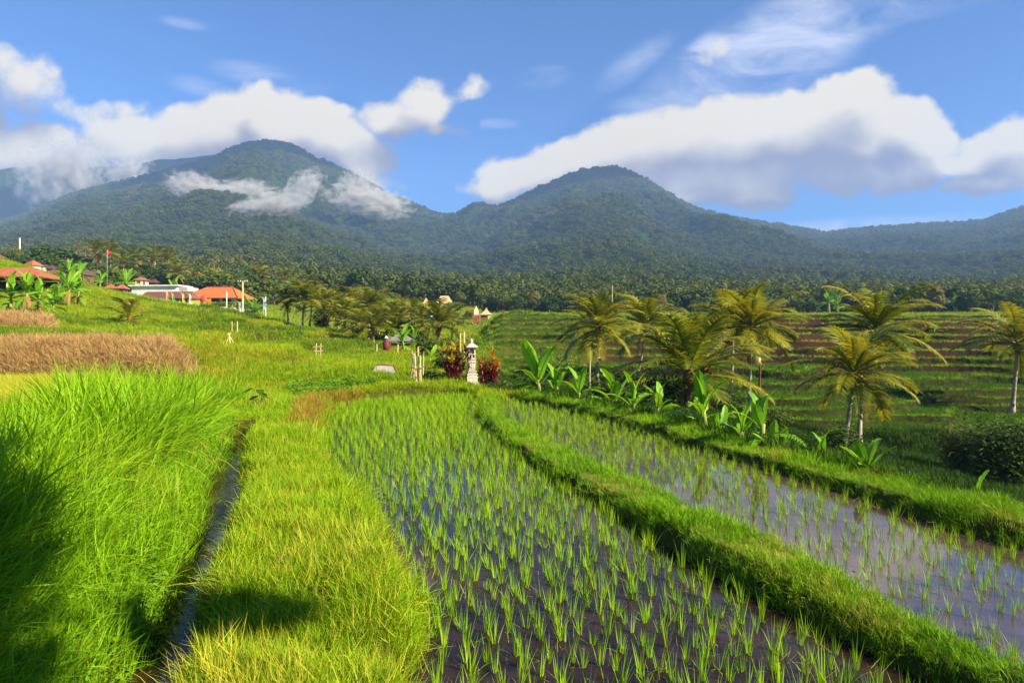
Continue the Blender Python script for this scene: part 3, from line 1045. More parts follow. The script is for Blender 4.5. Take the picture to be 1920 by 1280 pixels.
def terrace_grass():
    X, Y, px = screen_pts(150000, 900, 2150, 33, 122)
    Z = ground(X, Y)
    gx = (ground(X, Y + .35) - ground(X, Y - .35)) / .7
    up = ground(X, Y - .9)
    lip = (gx < .12) & (Z - up > .12)
    tread = (gx < .12)
    riser = gx > .25
    red = (px > 1330) & (Y > 76) & (fbm(X / 14, Y / 14, 61, 2) > .34)
    k = lip & (rng.random(len(X)) < .62)
    strew("grass", "bright grass along the lips of the far terraces", P_edge, X[k], Y[k], np.clip(.5 + .012 * (Y[k] - 33), .5, 1.3), None, .25, Z=Z[k] - .03)
    k = (tread & ~red & (rng.random(len(X)) < .30)) | (riser & (rng.random(len(X)) < np.where(red, .03, np.where(Y > 76, .04, .16))))
    strew("grass", "green growth on the treads and faces of the far terraces", P_fringe, X[k], Y[k], np.clip(.5 + .013 * (Y[k] - 33), .5, 1.5), None, .3, Z=Z[k] - .04)
    # rough grass on the gully side under the palms
    X, Y, px = screen_pts(30000, 900, 2200, 8.5, 46)
    side = line_side(OUT_FAR, X, Y)
    k = (side > -.1)
    yo = np.interp(px, _of[:, 0], _of[:, 1])
    k = k & (Y > yo) & (Y < 45)
    strew("grass", "rough grass darkened for shade, falling away into the gully", [clump("gully_grass", M['gully'], 240 + j, 26, .22, .45, .35, .4, .03, .6) for j in range(4)], X[k], Y[k], np.clip(.4 + .03 * (Y[k] - 8), .4, 1.4), None, .3)


near_grass()
mid_grass()
terrace_grass()
far_grass()


# ------------------------------------------------------------------ rice seedlings
def seedling(name, seed, n, h):
    r = random.Random(seed)
    b = MB()
    for _ in range(n):
        a = r.uniform(0, 6.283); q = .018 * math.sqrt(r.random())
        blade(b, r, (q * math.cos(a), q * math.sin(a), -.06), a + r.gauss(0, .6), h * r.uniform(.5, 1.05) + .06, abs(r.gauss(.11, .10)), r.uniform(.0065, .010), abs(r.gauss(.18, .2)), 4, 0, r.uniform(-1, 1))
    for _ in range(r.choice((0, 1, 1, 2))):      # a bent outer blade
        a = r.uniform(0, 6.283)
        blade(b, r, (0, 0, -.06), a, h * r.uniform(.7, 1), r.uniform(.3, .6), .008, r.uniform(.9, 1.7), 5)
    return b.mesh(name, M['rice'])


def rice():
    protos = [seedling("rice_seedling", 300 + k, random.Random(k).randint(9, 15), random.Random(k + 50).uniform(.21, .29)) for k in range(10)]
    pts = []
    al = A_LEFT[::-1]; br = BUND_R[::-1]
    bl = BUND_L[::-1]; oi = OUT_IN[::-1]

    def interp(line, Y):
        return np.interp(Y, [p[1] for p in line], [p[0] for p in line])
    for Yr in np.arange(2.6, 25.2, .18):
        x0, x1 = interp(al, Yr), interp(bl, Yr)
        for i in range(int((x1 - x0) / .18)):
            x = x0 + .12 + i * .18 + rng.normal(0, .03) + rng.normal(0, .01)
            y = Yr + rng.normal(0, .045)
            pts.append((x, y, rng.uniform(.68, 1.08), 0))
    for Yr in np.arange(2.8, 24.6, .20):
        x0, x1 = interp(br, Yr), interp(oi, Yr)
        for i in range(int((x1 - x0) / .19)):
            x = x0 + .15 + i * .19 + rng.normal(0, .045)
            y = Yr + rng.normal(0, .06)
            thin = .86 if y < 11.5 else .98
            if rng.random() < thin:
                pts.append((x, y, rng.uniform(.55, .88), 1))
    P = np.array(pts)
    sa, sb = poly_sd(PADDY_A, P[:, 0], P[:, 1]), poly_sd(PADDY_B, P[:, 0], P[:, 1])
    P = P[np.maximum(sa, sb) > .06]
    # the 300 largest in view stand as things of their own
    px = P[:, 0] / P[:, 1] * FPX + 960; py = HOR + EYE * FPX / P[:, 1]
    vis = (px > 30) & (px < 1895) & (py < 1262) & ~((px > 1330) & (P[:, 3] == 0) & (py < 1000))
    key = np.where(vis, P[:, 2] / P[:, 1], -1)
    order = np.argsort(-key)
    for i in order[:300]:
        x, y, s, f = P[i]
        o = link("rice_seedling", protos[rng.integers(0, 10)], loc=(x, y, 0), rot=(rng.normal(0, .07), rng.normal(0, .07), rng.uniform(0, 6.28)), scale=(s, s, s * rng.uniform(.85, 1.1)))
        if f == 0:
            tag(o, "bright green tuft of young rice standing in the dark water of the near paddy", "rice plant", "rice seedlings in the near paddy")
        else:
            tag(o, "small sparse tuft of young rice in the brown water beyond the middle bund", "rice plant", "rice seedlings in the far paddy")
    rest = P[order[300:]]
    n = len(rest)
    rot = np.stack([rng.normal(0, .07, n), rng.normal(0, .07, n), rng.uniform(0, 6.28, n)], -1)
    s = rest[:, 2]
    scatter("rice", "rows of young rice filling the rest of the flooded paddies", protos, np.stack([rest[:, 0], rest[:, 1], np.zeros(n)], -1), rot, np.stack([s, s, s], -1), rng.integers(0, 10, n))


rice()


def debris():
    b = [clump("floating_straw", M['ripe'], 400 + k, 3, .05, .16, .12, 1.5, .006, .1, 2, 1.45) for k in range(3)]
    X, Y, px = screen_pts(1100, 500, 2300, 3, 16)
    k = np.maximum(poly_sd(PADDY_A, X, Y), poly_sd(PADDY_B, X, Y)) > .03
    X, Y = X[k], Y[k]
    strew("debris", "bits of straw and leaf floating on the paddy water", b, X, Y, rng.uniform(.5, 1.1, len(X)), None, .03, Z=np.full(len(X), .006))
    mud = []
    for j in range(4):
        r = random.Random(420 + j); m = MB()
        m.lathe([(.10, -.03), (.085, .004), (.05, .014), (.01, .018)], 9)
        m.v = [(x * r.uniform(.7, 1.3), y * r.uniform(.7, 1.3), z) for x, y, z in m.v]
        mud.append(m.mesh("mud_clod", M['mud'], True))
    X, Y, px = screen_pts(900, 500, 2300, 3, 16)
    sa = np.maximum(poly_sd(PADDY_A, X, Y), poly_sd(PADDY_B, X, Y))
    k = (sa > .0) & ((sa < .3) | (rng.random(len(X)) < .15))
    X, Y = X[k], Y[k]
    strew("mud", "low clods of wet mud breaking the paddy water", mud, X, Y, rng.uniform(.15, .55, len(X)), None, .02, Z=np.full(len(X), -.006))


M['mud'] = plain("wet_mud", (.045, .026, .020), (.022, .012, .010), 9, .35, .5, .4, 30)
debris()

# ------------------------------------------------------------------ palms
M['frond'] = leaf_mat("palm_frond", (.045, .108, .006), (.30, .295, .014), .36, patch_scale=.8, rough=.4, spec=.45, vary=.9)
M['frond_green'] = leaf_mat("green_frond", (.05, .105, .008), (.25, .25, .016), .34, patch_scale=.4, rough=.45, spec=.4, vary=.9)
M['frond_dry'] = leaf_mat("dry_frond", (.34, .17, .03), (.42, .22, .05), .25, rough=.7)
M['trunk'] = plain("palm_trunk", (.42, .36, .27), (.24, .19, .14), 3.0, .9, .1, .5, 14)
M['trunk_brown'] = plain("brown_palm_trunk", (.20, .09, .045), (.09, .045, .025), 3.0, .9, .1, .6, 14)
M['husk'] = plain("frond_base", (.26, .12, .04), (.12, .055, .02), 5, .9, .1, .5, 20)
M['coconut'] = plain("coconut", (.40, .33, .03), (.30, .16, .02), 4, .5, .4)


def frond_mesh(name, seed, elev, mat, pairs=34, leaf=.25, width=.020, dry=False):
    """unit-length feather frond leaving the crown along +X at the given elevation and arching over"""
    r = random.Random(seed)
    b = MB()
    n = 14
    pts, dirs = [], []
    p = Vector((0, 0, 0))
    bend = (1.15 if elev > 40 else .95) if not dry else .7
    side_bend = r.uniform(-.25, .25)
    for i in range(n + 1):
        t = i / n
        e = R(elev) - bend * t ** 1.7
        e = max(e, R(-85))
        az = side_bend * t * t
        d = Vector((math.cos(e) * math.cos(az), math.cos(e) * math.sin(az), math.sin(e)))
        pts.append(p.copy()); dirs.append(d)
        p = p + d / n
    b.tube(pts, [.016 * (1 - .85 * i / n) + .002 for i in range(n + 1)], 5)
    for k in range(pairs):
        t = .13 + .86 * (k + r.uniform(-.2, .2)) / pairs
        f = t * n
        i = min(int(f), n - 1)
        base = pts[i].lerp(pts[i + 1], f - i)
        d = dirs[i]
        L = leaf * (math.sin(math.pi * min(1, (t * .86 + .10))) ** .6) * r.uniform(.85, 1.1)
        up = Vector((0, 0, 1))
        s0 = d.cross(up)
        s0 = s0.normalized() if s0.length > .05 else Vector((0, 1, 0))
        nrm = s0.cross(d).normalized()
        for sg in (1, -1):
            if r.random() < (.12 if not dry else .3):
                continue
            fwd = .55 + .5 * t
            v = (s0 * sg + d * fwd + nrm * r.uniform(.05, .35)).normalized()
            hang = r.uniform(.5, 1.1) + (.6 if dry else 0)
            q = base.copy(); left, right = [], []
            wv = d * width * .5
            for j in range(4):
                u = j / 3
                w = wv * (1.0 - .92 * u)
                left.append(q - w); right.append(q + w)
                v2 = (v - up * hang * u * 1.1).normalized()
                q = q + v2 * L / 3
            b.quad_strip(left, right)
    return b.mesh(name, mat)


ELEVS = (78, 60, 42, 22, 2, -22)
FR_NEAR = {e: [frond_mesh("frond", 500 + e * 3 + k, e, M['frond'], 46, .29, .030) for k in range(2)] for e in ELEVS}
FR_FAR = {e: [frond_mesh("frond", 700 + e * 3 + k, e, M['frond_green'], 24, .31, .055) for k in range(2)] for e in ELEVS}
FR_DRY = [frond_mesh("dry_frond", 900 + k, e, M['frond_dry'], 26, .22, .026, True) for k, e in enumerate((-35, -55))]


def palm(base, crown, L, nf, seed, label, group=None, near=True, rad=.13, brown=False, dry=2, nuts=True, upright=0.0, cat="palm tree", name="coconut_palm"):
    r = random.Random(seed)
    base, crown = Vector(base), Vector(crown)
    root = empty(name, base, 0, label, cat, group)
    d = crown - base
    H = d.length
    if H > .7:
        b = MB()
        pts, rad_ = [], []
        n = 14
        bow = Vector((r.uniform(-.04, .04) * H, r.uniform(-.04, .04) * H, 0))
        for i in range(n + 1):
            t = i / n
            pts.append(d * t + bow * math.sin(math.pi * t) + Vector((0, 0, -.25 if i == 0 else 0)))
            rad_.append(rad * (1.45 - .6 * min(1, t * 5)) * (1 - .25 * t) * (1 + (.05 if i % 2 else -.03)))
        b.tube(pts, rad_, 9)
        b.build("trunk", M['trunk_brown' if brown else 'trunk'], root, True)
    # fibrous boss the fronds leave from
    b = MB()
    b.lathe([(rad * .8, -rad * 4), (rad * 1.5, -rad * 1.6), (rad * 1.6, 0), (rad * .7, rad * 2.2)], 9)
    b.build("crown_boss", M['husk'], root, True, loc=d)
    src = FR_NEAR if near else FR_FAR
    g = 2.399963
    a0 = r.uniform(0, 6.28)
    for i in range(nf):
        t = (i + .5) / nf
        want = 84 - (104 if near else 86) * t ** .85 + upright * 18 + r.uniform(-9, 9)
        e = min(ELEVS, key=lambda q: abs(q - want))
        s = L * r.uniform(.85, 1.08) * (.78 if e > 70 else 1)
        off = Vector((0, 0, rad * (1.5 - 2.2 * t)))
        link("frond", r.choice(src[e]), root, loc=d + off, rot=(r.gauss(0, .05), r.gauss(0, .08), a0 + i * g), scale=s)
    for i in range(dry):
        o = link("frond", r.choice(FR_DRY), root, loc=d + Vector((0, 0, -rad * 1.5)), rot=(0, r.uniform(-.1, .3), r.uniform(0, 6.28)), scale=L * r.uniform(.6, .85))
        o['label'] = "dry orange-brown frond hanging down"
    if nuts:
        for i in range(r.randint(4, 7)):
            a = r.uniform(0, 6.28)
            link("coconut", NUT, root, loc=d + Vector((math.cos(a) * rad * 2.1, math.sin(a) * rad * 2.1, -rad * r.uniform(1.2, 3.4))), rot=(r.uniform(-.4, .4), r.uniform(-.4, .4), a), scale=r.uniform(.8, 1.15))
    return root


_b = MB(); _b.lathe([(.02, -.13), (.075, -.09), (.10, 0), (.075, .08), (.02, .12)], 9)
NUT = _b.mesh("coconut", M['coconut'], True)


def palm_px(bpx, bpy, Y, cpx, cpy, L, nf, seed, label, Yc=None, **kw):
    if kw.get('near', True):
        L *= 1.12; nf += 4
    if Y > 103:
        Y *= 1.6; L *= 1.6; kw['rad'] = kw.get('rad', .13) * 1.6
    b = at(bpx, bpy, Y)
    gzv = gz(b.x, b.y)
    b.z = min(b.z, gzv + .6) if abs(b.z - gzv) < 1.2 else gzv
    b.z = gzv
    c = at(cpx, cpy, Yc or Y)
    return palm(b, c, L, nf, seed, label, **kw)


GR = "coconut palms round the gully on the right"
palm_px(1124, 735, 50, 1123, 612, 3.3, 23, 1, "tall palm nearest the banana clumps, its trunk close beside a second pale one", group=GR, rad=.15, dry=3)
palm_px(1192, 702, 62, 1210, 610, 3.8, 23, 2, "palm half hidden behind the tallest fronds, showing only a thin pale trunk", group=GR, rad=.13, dry=1)
palm_px(1289, 762, 33, 1292, 700, 3.7, 23, 3, "short stout palm with low sweeping fronds and a red-brown trunk", group=GR, brown=True, rad=.2, upright=.5, dry=2)
palm_px(1318, 758, 36, 1322, 690, 2.6, 8, 4, "dark stubby palm with few fronds, crowded beside the stout brown-trunked one", group=GR, brown=True, rad=.16, dry=1)
palm_px(1403, 770, 43, 1410, 612, 3.3, 23, 5, "palm with a dry orange skirt above a slim white trunk", group=GR, rad=.12, dry=6)
palm_px(1368, 752, 48, 1374, 606, 3.2, 18, 6, "palm behind the orange-skirted one, its crown overlapping it", group=GR, rad=.13, dry=2)
palm_px(1424, 729, 56, 1428, 606, 2.9, 15, 7, "slim palm with an upright brown trunk behind the orange-skirted one", group=GR, rad=.11, brown=True, dry=3)
palm_px(1611, 848, 42, 1643, 620, 3.6, 24, 8, "tallest right-hand palm, leaning white trunk, yellowing lower fronds", group=GR, rad=.16, dry=3)
palm_px(1582, 842, 37, 1603, 700, 3.4, 23, 9, "lower palm with nuts, its upright white trunk crossing the leaning one", group=GR, rad=.14, dry=1)
palm_px(1897, 772, 55, 1907, 645, 4.2, 22, 10, "palm with a grey curved trunk at the edge of the brown terraces", group=GR, rad=.19, dry=1)
palm_px(1732, 640, 92, 1733, 612, 2.0, 13, 11, "small yellow-stemmed palm standing alone on the brown terraces", group=GR, near=False, rad=.2, dry=0, nuts=False, upright=.6)

palm_px(1105, 716, 56, 1108, 622, 2.9, 15, 12, "palm on the thinnest pale trunk, its crown merged with the tall front palm", group=GR, rad=.10, dry=2)
GM = "coconut palms on the slope below the village"
for i, (bx, by, Y, cx, cy_, L, nf, lab) in enumerate((
        (541, 622, 92, 538, 570, 3.1, 17, "first palm of the slope row, beside the ploughed field"),
        (567, 626, 90, 571, 560, 3.6, 19, "palm with the whitest straight trunk of the slope row"),
        (595, 628, 88, 603, 574, 3.4, 19, "palm leaning towards the shrine from the white-trunked one"),
        (617, 622, 100, 620, 566, 3.2, 15, "palm rising behind the gap of the slope row"),
        (648, 636, 80, 646, 600, 3.6, 19, "stocky palm with an orange stem in the middle of the slope row"),
        (672, 640, 92, 664, 588, 3.2, 16, "dark palm squeezed between two broader crowns"),
        (690, 645, 88, 690, 572, 3.6, 20, "tall palm with a wide crown above the hut on the slope"),
        (700, 664, 66, 702, 618, 2.9, 18, "palm with a dark crown heart and pale stem near the scarecrow"),
        (745, 657, 68, 744, 612, 3.0, 19, "palm with a yellow stem behind the small grey-roofed hut"),
        (755, 618, 105, 757, 578, 2.8, 13, "small palm behind on the grassy shelf below the thatched villa"),
        (821, 660, 66, 824, 610, 3.4, 20, "spreading palm in front of the thatched villa"),
        (722, 636, 96, 720, 592, 2.8, 14, "feathery palm between the hut and the tall wide crown"),
        (580, 618, 102, 584, 556, 3.2, 16, "tall palm behind the white-trunked one of the slope row"), (634, 626, 98, 632, 572, 3.0, 16, "palm filling the gap left of the stocky orange-stemmed one"),
        (664, 624, 101, 660, 566, 3.2, 17, "tall palm behind the stocky orange-stemmed one"), (712, 628, 101, 712, 570, 3.0, 16, "palm behind the wide-crowned one of the slope row"),
        (736, 634, 92, 738, 590, 2.8, 15, "low palm behind the yellow-stemmed one"), (770, 640, 90, 774, 594, 3.0, 16, "palm between the yellow-stemmed and the spreading one"),
        (796, 644, 86, 792, 602, 2.8, 16, "palm just left of the spreading one before the villa"), (846, 648, 84, 850, 606, 2.8, 15, "palm to the shrine side of the spreading one"),
        (612, 632, 84, 610, 590, 2.8, 16, "short palm at the foot of the leaning slope palm"), (680, 650, 74, 678, 612, 2.9, 17, "low dark palm in front of the wide-crowned one"))):
    palm_px(bx, by, Y, cx, cy_, L * 1.05, nf + 3, 40 + i, lab, group=GM, near=False, rad=.16, dry=1 + i % 2, nuts=False, brown=(i in (5,)))
_y = gp(243, 58)
palm(_y, _y + Vector((0, 0, .45)), 2.9, 15, 71, "young trunkless palm with arching yellow fronds on the open slope", near=True, rad=.14, dry=2, nuts=False, upright=.2, name="young_palm")

# ------------------------------------------------------------------ banana plants
M['banana'] = leaf_mat("banana_leaf", (.09, .27, .010), (.22, .44, .018), .45, rough=.5, spec=.25, vary=.8)
M['banana_dry'] = leaf_mat("dry_banana_leaf", (.36, .22, .07), (.26, .15, .05), .2)
M['banana_stem'] = plain("banana_stem", (.20, .25, .04), (.28, .20, .06), 5, .6, .3)


def banana_leaf(name, seed, elev, mat, bend=.9, torn=.3):
    """unit-length paddle leaf on a short stalk, folded along the midrib, with a few tears"""
    r = random.Random(seed)
    b = MB()
    n = 16
    p = Vector((0, 0, 0)); pts, dirs = [], []
    for i in range(n + 1):
        t = i / n
        e = max(R(elev) - bend * max(0, t - .12) ** 1.4, R(-88))
        d = Vector((math.cos(e), 0, math.sin(e)))
        pts.append(p.copy()); dirs.append(d); p = p + d / n
    b.tube(pts, [.018 * (1 - .8 * i / n) + .002 for i in range(n + 1)], 5)
    for sg in (1, -1):
        fold = r.uniform(.15, .5)
        left, right = [], []
        for i in range(2, n + 1):
            t = (i - 2) / (n - 2)
            w = .135 * (max(0, math.sin(math.pi * min(1, t * .93 + .045))) ** .55) * (1 + .10 * math.sin(i * 1.7 + seed))
            d = dirs[i]; nn = Vector((-d.z, 0, d.x))
            e = pts[i] + Vector((0, sg, 0)) * w * math.cos(fold) + nn * w * math.sin(fold) * (.6 if elev > 30 else -.7)
            left.append(pts[i]); right.append(e)
            if r.random() < torn and 2 < i < n:           # a tear: close the strip and start again a little farther
                b.quad_strip(left, right)
                g = r.uniform(.2, .55)
                j = min(i + 1, n)
                left, right = [pts[i].lerp(pts[j], .05)], [right[-1].lerp(pts[j] + (right[-1] - pts[i]), g) - Vector((0, 0, .03))]
        if len(left) > 1:
            b.quad_strip(left, right)
    return b.mesh(name, mat)


BL = {e: [banana_leaf("leaf", 20 + e + k * 5, e, M['banana'], (1.25 if e < 60 else .75) + .15 * k, .10 + .28 * k) for k in range(3)] for e in (84, 66, 45, 18, -15)}
BDRY = [banana_leaf("dry_leaf", 90 + k, -50, M['banana_dry'], .8, .6) for k in range(2)]


def banana(loc, h, L, n, seed, label, group=None, dry=0, spread=1.0, face=None):
    r = random.Random(seed)
    if loc[1] > 103 * 1.6:
        h, L = h * 1.6, L * 1.6
    root = empty("banana_plant", loc, 0, label, "banana plant", group)
    b = MB()
    lean = Vector((r.uniform(-.12, .12), r.uniform(-.12, .12), 0)) * h
    b.tube([(0, 0, -.15), lean * .4 + Vector((0, 0, h * .5)), lean + Vector((0, 0, h))], [.10 * (h + .6) / 1.6 + .02, .085 * (h + .6) / 1.6, .05], 9)
    b.build("stem", M['banana_stem'], root, True)
    a0 = r.uniform(0, 6.28)
    for i in range(n):
        want = 88 - spread * 100 * (i / max(1, n - 1)) ** 1.2 + r.uniform(-8, 8)
        e = min(BL, key=lambda q: abs(q - want))
        link("leaf", r.choice(BL[e]), root, loc=lean + Vector((0, 0, h - .04 * i)), rot=(r.gauss(0, .25), r.gauss(0, .08), a0 + i * 2.4), scale=L * r.uniform(.75, 1.08))
    for i in range(dry):
        o = link("leaf", r.choice(BDRY), root, loc=lean + Vector((0, 0, h - .3)), rot=(0, 0, r.uniform(0, 6.28)), scale=L * r.uniform(.5, .8))
        o['label'] = "withered brown leaf hanging down"
    return root


r2 = random.Random(44)
GB = "banana plants behind the outer bund"
for i, (px, Y, h, L, n, dry, sp, lab) in enumerate((
        (1012, 25.5, .5, 1.55, 6, 0, .7, "banana plant with one broad upright leaf, first of the bund row"),
        (1046, 27, .4, 1.35, 7, 0, 1.0, "banana plant with a slanting leaf beside the broad upright one"),
        (1085, 24.5, .25, 1.2, 7, 0, 1.2, "low spreading banana plant between two upright clumps"),
        (1158, 23, .45, 1.5, 8, 0, .9, "banana clump with three tall leaves in front of the paired trunks"),
        (1188, 22, .35, 1.3, 7, 2, 1.0, "banana plant with a half-withered brown leaf"),
        (1234, 20.5, .35, 1.05, 7, 0, .9, "banana plant with a folded-over top leaf beside the stout palm"),
        (1322, 19.0, .35, 1.15, 7, 0, .8, "banana plant with one tall leaf in front of the red-brown trunk"),
        (1352, 18.2, .2, 1.0, 7, 0, 1.1, "bushy low banana plant left of the white trunk"),
        (1392, 17.2, .25, 1.05, 7, 0, .9, "banana plant whose leaf hides the foot of the slim white trunk"),
        (1428, 16.6, .25, 1.1, 8, 1, 1.0, "banana plant with drooping outer leaves at the bend of the bund"),
        (1462, 15.8, .1, .95, 6, 1, 1.3, "sprawling banana plant lying over the bund edge"),
        (1548, 15.5, .1, .85, 6, 0, 1.0, "small dark banana plant alone in the shade of the gully"),
        (1628, 13.6, .1, .75, 4, 0, .7, "banana sucker at the foot of the leaning white trunk"))):
    yb = float(np.interp(px, _of[:, 0], _of[:, 1])) + r2.uniform(.15, .75)
    L = L * min(1.0, .25 + .75 * yb / Y)
    banana(gp(px, yb), h * r2.uniform(.7, 1.6), L * r2.uniform(.75, 1.12), n + r2.randint(1, 5), 200 + i, lab, GB, dry, sp)
banana(gp(1835, float(np.interp(1835, _of[:, 0], _of[:, 1])) + .3), .05, .5, 4, 240, "tiny banana sucker on the outer bund near the dark bush", GB)
GL = "banana plants on the left slope"
for i, (px, Y, h, L, n, dry, lab) in enumerate((
        (20, 56, 1.5, 2.5, 9, 3, "large banana plant in front of the tiled pavilion, at the frame edge"),
        (48, 55, 1.9, 2.6, 10, 4, "tallest banana plant with withered brown leaves below the pavilion"),
        (74, 57, 1.3, 2.3, 9, 3, "banana plant with orange dry leaves at its foot"),
        (98, 60, .9, 2.2, 8, 0, "leafy banana plant at the downhill end of its clump"),
        (128, 68, 1.8, 2.8, 10, 2, "bright banana plant on the grass edge above the young palm"),
        (146, 70, 1.4, 2.5, 9, 2, "banana plant with dark drooping leaves on the grass edge"),
        (112, 72, 1.6, 2.4, 8, 0, "banana plant half behind the bright one"))):
    banana(gp(px, Y), h * 1.15, L * .8, n + 4, 260 + i, lab, GL, dry)
GV = "banana plants in the village"
for i, (px, Y, h, L, n, lab) in enumerate((
        (128, 112, 2.2, 2.8, 9, "banana plant before the dark-roofed hill house"), (150, 110, 2.2, 2.6, 9, "banana plant between two dark hill roofs"),
        (186, 112, 1.8, 2.6, 9, "banana plant beside the two red gazebos"), (225, 122, 2.2, 2.8, 9, "banana plant behind the red gazebos"),
        (240, 121, 2.6, 3.0, 10, "tall banana plant beside the cream upper house"), (330, 126, 2.4, 3.0, 10, "banana plant above the white building's far end"),
        (448, 128, 1.8, 2.4, 6, "banana plant peeping over the orange roof"), (462, 104, 1.3, 2.4, 9, "dark banana plant beside the utility pole"), (478, 104, 1.2, 2.2, 9, "banana plant at the foot of the hedge by the utility pole"),
        (758, 55, .9, 1.6, 9, "banana plant between the small hut and the bamboo poles"), (806, 40, .4, .9, 5, "banana sucker behind the bamboo poles"), (776, 62, 1.0, 1.7, 8, "bright banana plant behind the slope palms"),
        (715, 78, 1.0, 1.8, 8, "banana plant in the shade of the slope palms"),
        (1555, 128, 2.6, 2.8, 9, "banana plant at the far terrace edge behind the tall palm"), (1572, 130, 2.0, 2.6, 8, "shorter banana plant at the far terrace edge"),
        (1752, 90, .7, 1.2, 7, "small banana plant on the brown terraces"), (1790, 150, 2.2, 2.8, 8, "banana plant against the far dark trees"))):
    banana(gp(px, Y), h, L, n, 300 + i, lab, GV, 0)

# ------------------------------------------------------------------ red and yellow shrubs beside the shrine
M['croton_red'] = leaf_mat("croton_red", (.15, .012, .014), (.06, .008, .014), .3, rough=.4, spec=.4, vary=.9)
M['croton_fire'] = leaf_mat("croton_fire", (.55, .06, .008), (.60, .22, .01), .3, rough=.4, spec=.4, vary=.9)
M['croton_yellow'] = leaf_mat("croton_yellow", (.58, .44, .02), (.30, .32, .02), .35, rough=.4, spec=.4, vary=.9)
M['twig'] = plain("shrub_stem", (.40, .30, .20), (.24, .17, .10), 6, .85, .1)


def strap_tuft(b, r, c, n, L, up):
    for _ in range(n):
        a = r.uniform(0, 6.28); e = r.uniform(-.2, 1.1) + up
        d = Vector((math.cos(a) * math.cos(e), math.sin(a) * math.cos(e), math.sin(e)))
        s = d.cross(Vector((0, 0, 1))).normalized()
        q = Vector(c); l, rr = [], []
        ln = L * r.uniform(.7, 1.1)
        for j in range(5):
            u = j / 4
            w = s * .036 * math.sin(math.pi * min(.98, u * .8 + .2))
            l.append(q - w); rr.append(q + w)
            q = q + (d - Vector((0, 0, 1)) * u * .7).normalized() * ln / 4
        b.quad_strip(l, rr)


def croton(loc, seed, stems, label, red_hi, yellow_hi, H):
    r = random.Random(seed)
    root = empty("croton_shrub", loc, 0, label, "shrub", "red and yellow shrubs beside the shrine")
    tops = []
    for _ in range(stems):
        a = r.uniform(0, 6.28); q = r.uniform(.08, .60); h = H * r.uniform(.55, 1)
        foot = Vector((math.cos(a) * q * .5, math.sin(a) * q * .5, -.1)); top = Vector((math.cos(a) * q * 1.2, math.sin(a) * q * 1.2, h))
        b = MB(); b.tube([foot, foot.lerp(top, .5) + Vector((r.uniform(-.05, .05), 0, 0)), top], [.022, .018, .012], 6)
        b.build("stem", M['twig'], root, True)
        tops.append((foot, top))
    reds, fires, yel = MB(), MB(), MB()
    for foot, top in tops:
        for t in (.35, .5, .62, .74, .86):
            strap_tuft(reds if t < .8 or r.random() > red_hi else fires, r, foot.lerp(top, t) + Vector((r.uniform(-.08, .08), r.uniform(-.08, .08), 0)), 15, .38, -.1)
        strap_tuft(fires if r.random() < red_hi else reds, r, top, 13, .40, .2)
        if r.random() < yellow_hi:
            strap_tuft(yel, r, top + Vector((0, 0, .06)), 16, .46, .5)
    reds.build("foliage", M['croton_red'], root)['label'] = "dark red strap leaves"
    fires.build("foliage", M['croton_fire'], root)['label'] = "bright orange-red top leaves"
    yel.build("foliage", M['croton_yellow'], root)['label'] = "yellow young leaves"
    return root


croton(gp(852, 28.3), 5, 9, "dark red shrub with yellow shoots on the bamboo side of the shrine", .12, 1.0, 1.25)
croton(gp(914, 29.0), 8, 8, "fiery red-topped shrub on the palm side of the shrine", .75, .75, 1.4)

# ------------------------------------------------------------------ shrine, poles, huts, houses
M['stone'] = plain("pale_stone", (.58, .52, .42), (.38, .33, .27), 5, .85, .2, .5, 22)
M['stone_dark'] = plain("weathered_stone", (.26, .23, .21), (.40, .36, .30), 7, .9, .1, .5, 24)
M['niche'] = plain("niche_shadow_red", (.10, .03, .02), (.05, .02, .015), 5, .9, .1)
M['bamboo'] = plain("dry_bamboo", (.62, .50, .26), (.44, .33, .15), 3, .5, .4)
M['wood'] = plain("brown_wood", (.20, .11, .055), (.11, .06, .03), 5, .85, .1)
M['white'] = plain("white_plaster", (.80, .77, .70), (.66, .62, .54), 1.2, .85, .2)
M['cream'] = plain("cream_plaster", (.72, .64, .46), (.60, .52, .36), 1.0, .85, .2)
M['grey'] = plain("grey_plaster", (.45, .43, .40), (.34, .32, .30), 1.0, .85, .2)
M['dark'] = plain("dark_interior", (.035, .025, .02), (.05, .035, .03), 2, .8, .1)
M['thatch'] = plain("straw_thatch", (.55, .42, .22), (.42, .31, .15), 2.5, .95, .05, .6, 12)
M['tin'] = plain("grey_tin", (.13, .12, .12), (.20, .18, .17), 2, .5, .5)
M['tinpale'] = plain("pale_tin", (.36, .32, .28), (.26, .22, .19), 2, .5, .4)
M['dog'] = plain("pale_hat", (.75, .70, .60), None, 4)


def tile_mat(name, c1, c2):
    m, nt, out = material(name)
    pos = nt.new('ShaderNodeTexCoord').outputs['Object']
    x, y, z = nt.xyz(pos)[:3]
    n = nt.noise(pos, 1.3, 5, .65); n2 = nt.noise(pos, 9, 2, .5)
    row = nt.math('FRACT', nt.math('MULTIPLY', z, 5.0))
    colm = nt.math('SINE', nt.math('MULTIPLY', nt.math('ADD', x, y), 22.0))
    col = nt.mix(nt.ss(n, .3, .75), c1, c2)
    col = nt.mix(nt.math('MULTIPLY', n2, .35), col, [v * .6 for v in c1])
    h = nt.math('ADD', row, nt.math('MULTIPLY', colm, .5))
    nt.l.new(principled(nt, col, .8, .2, bump(nt, h, .7, .06)), out.inputs[0])
    return m


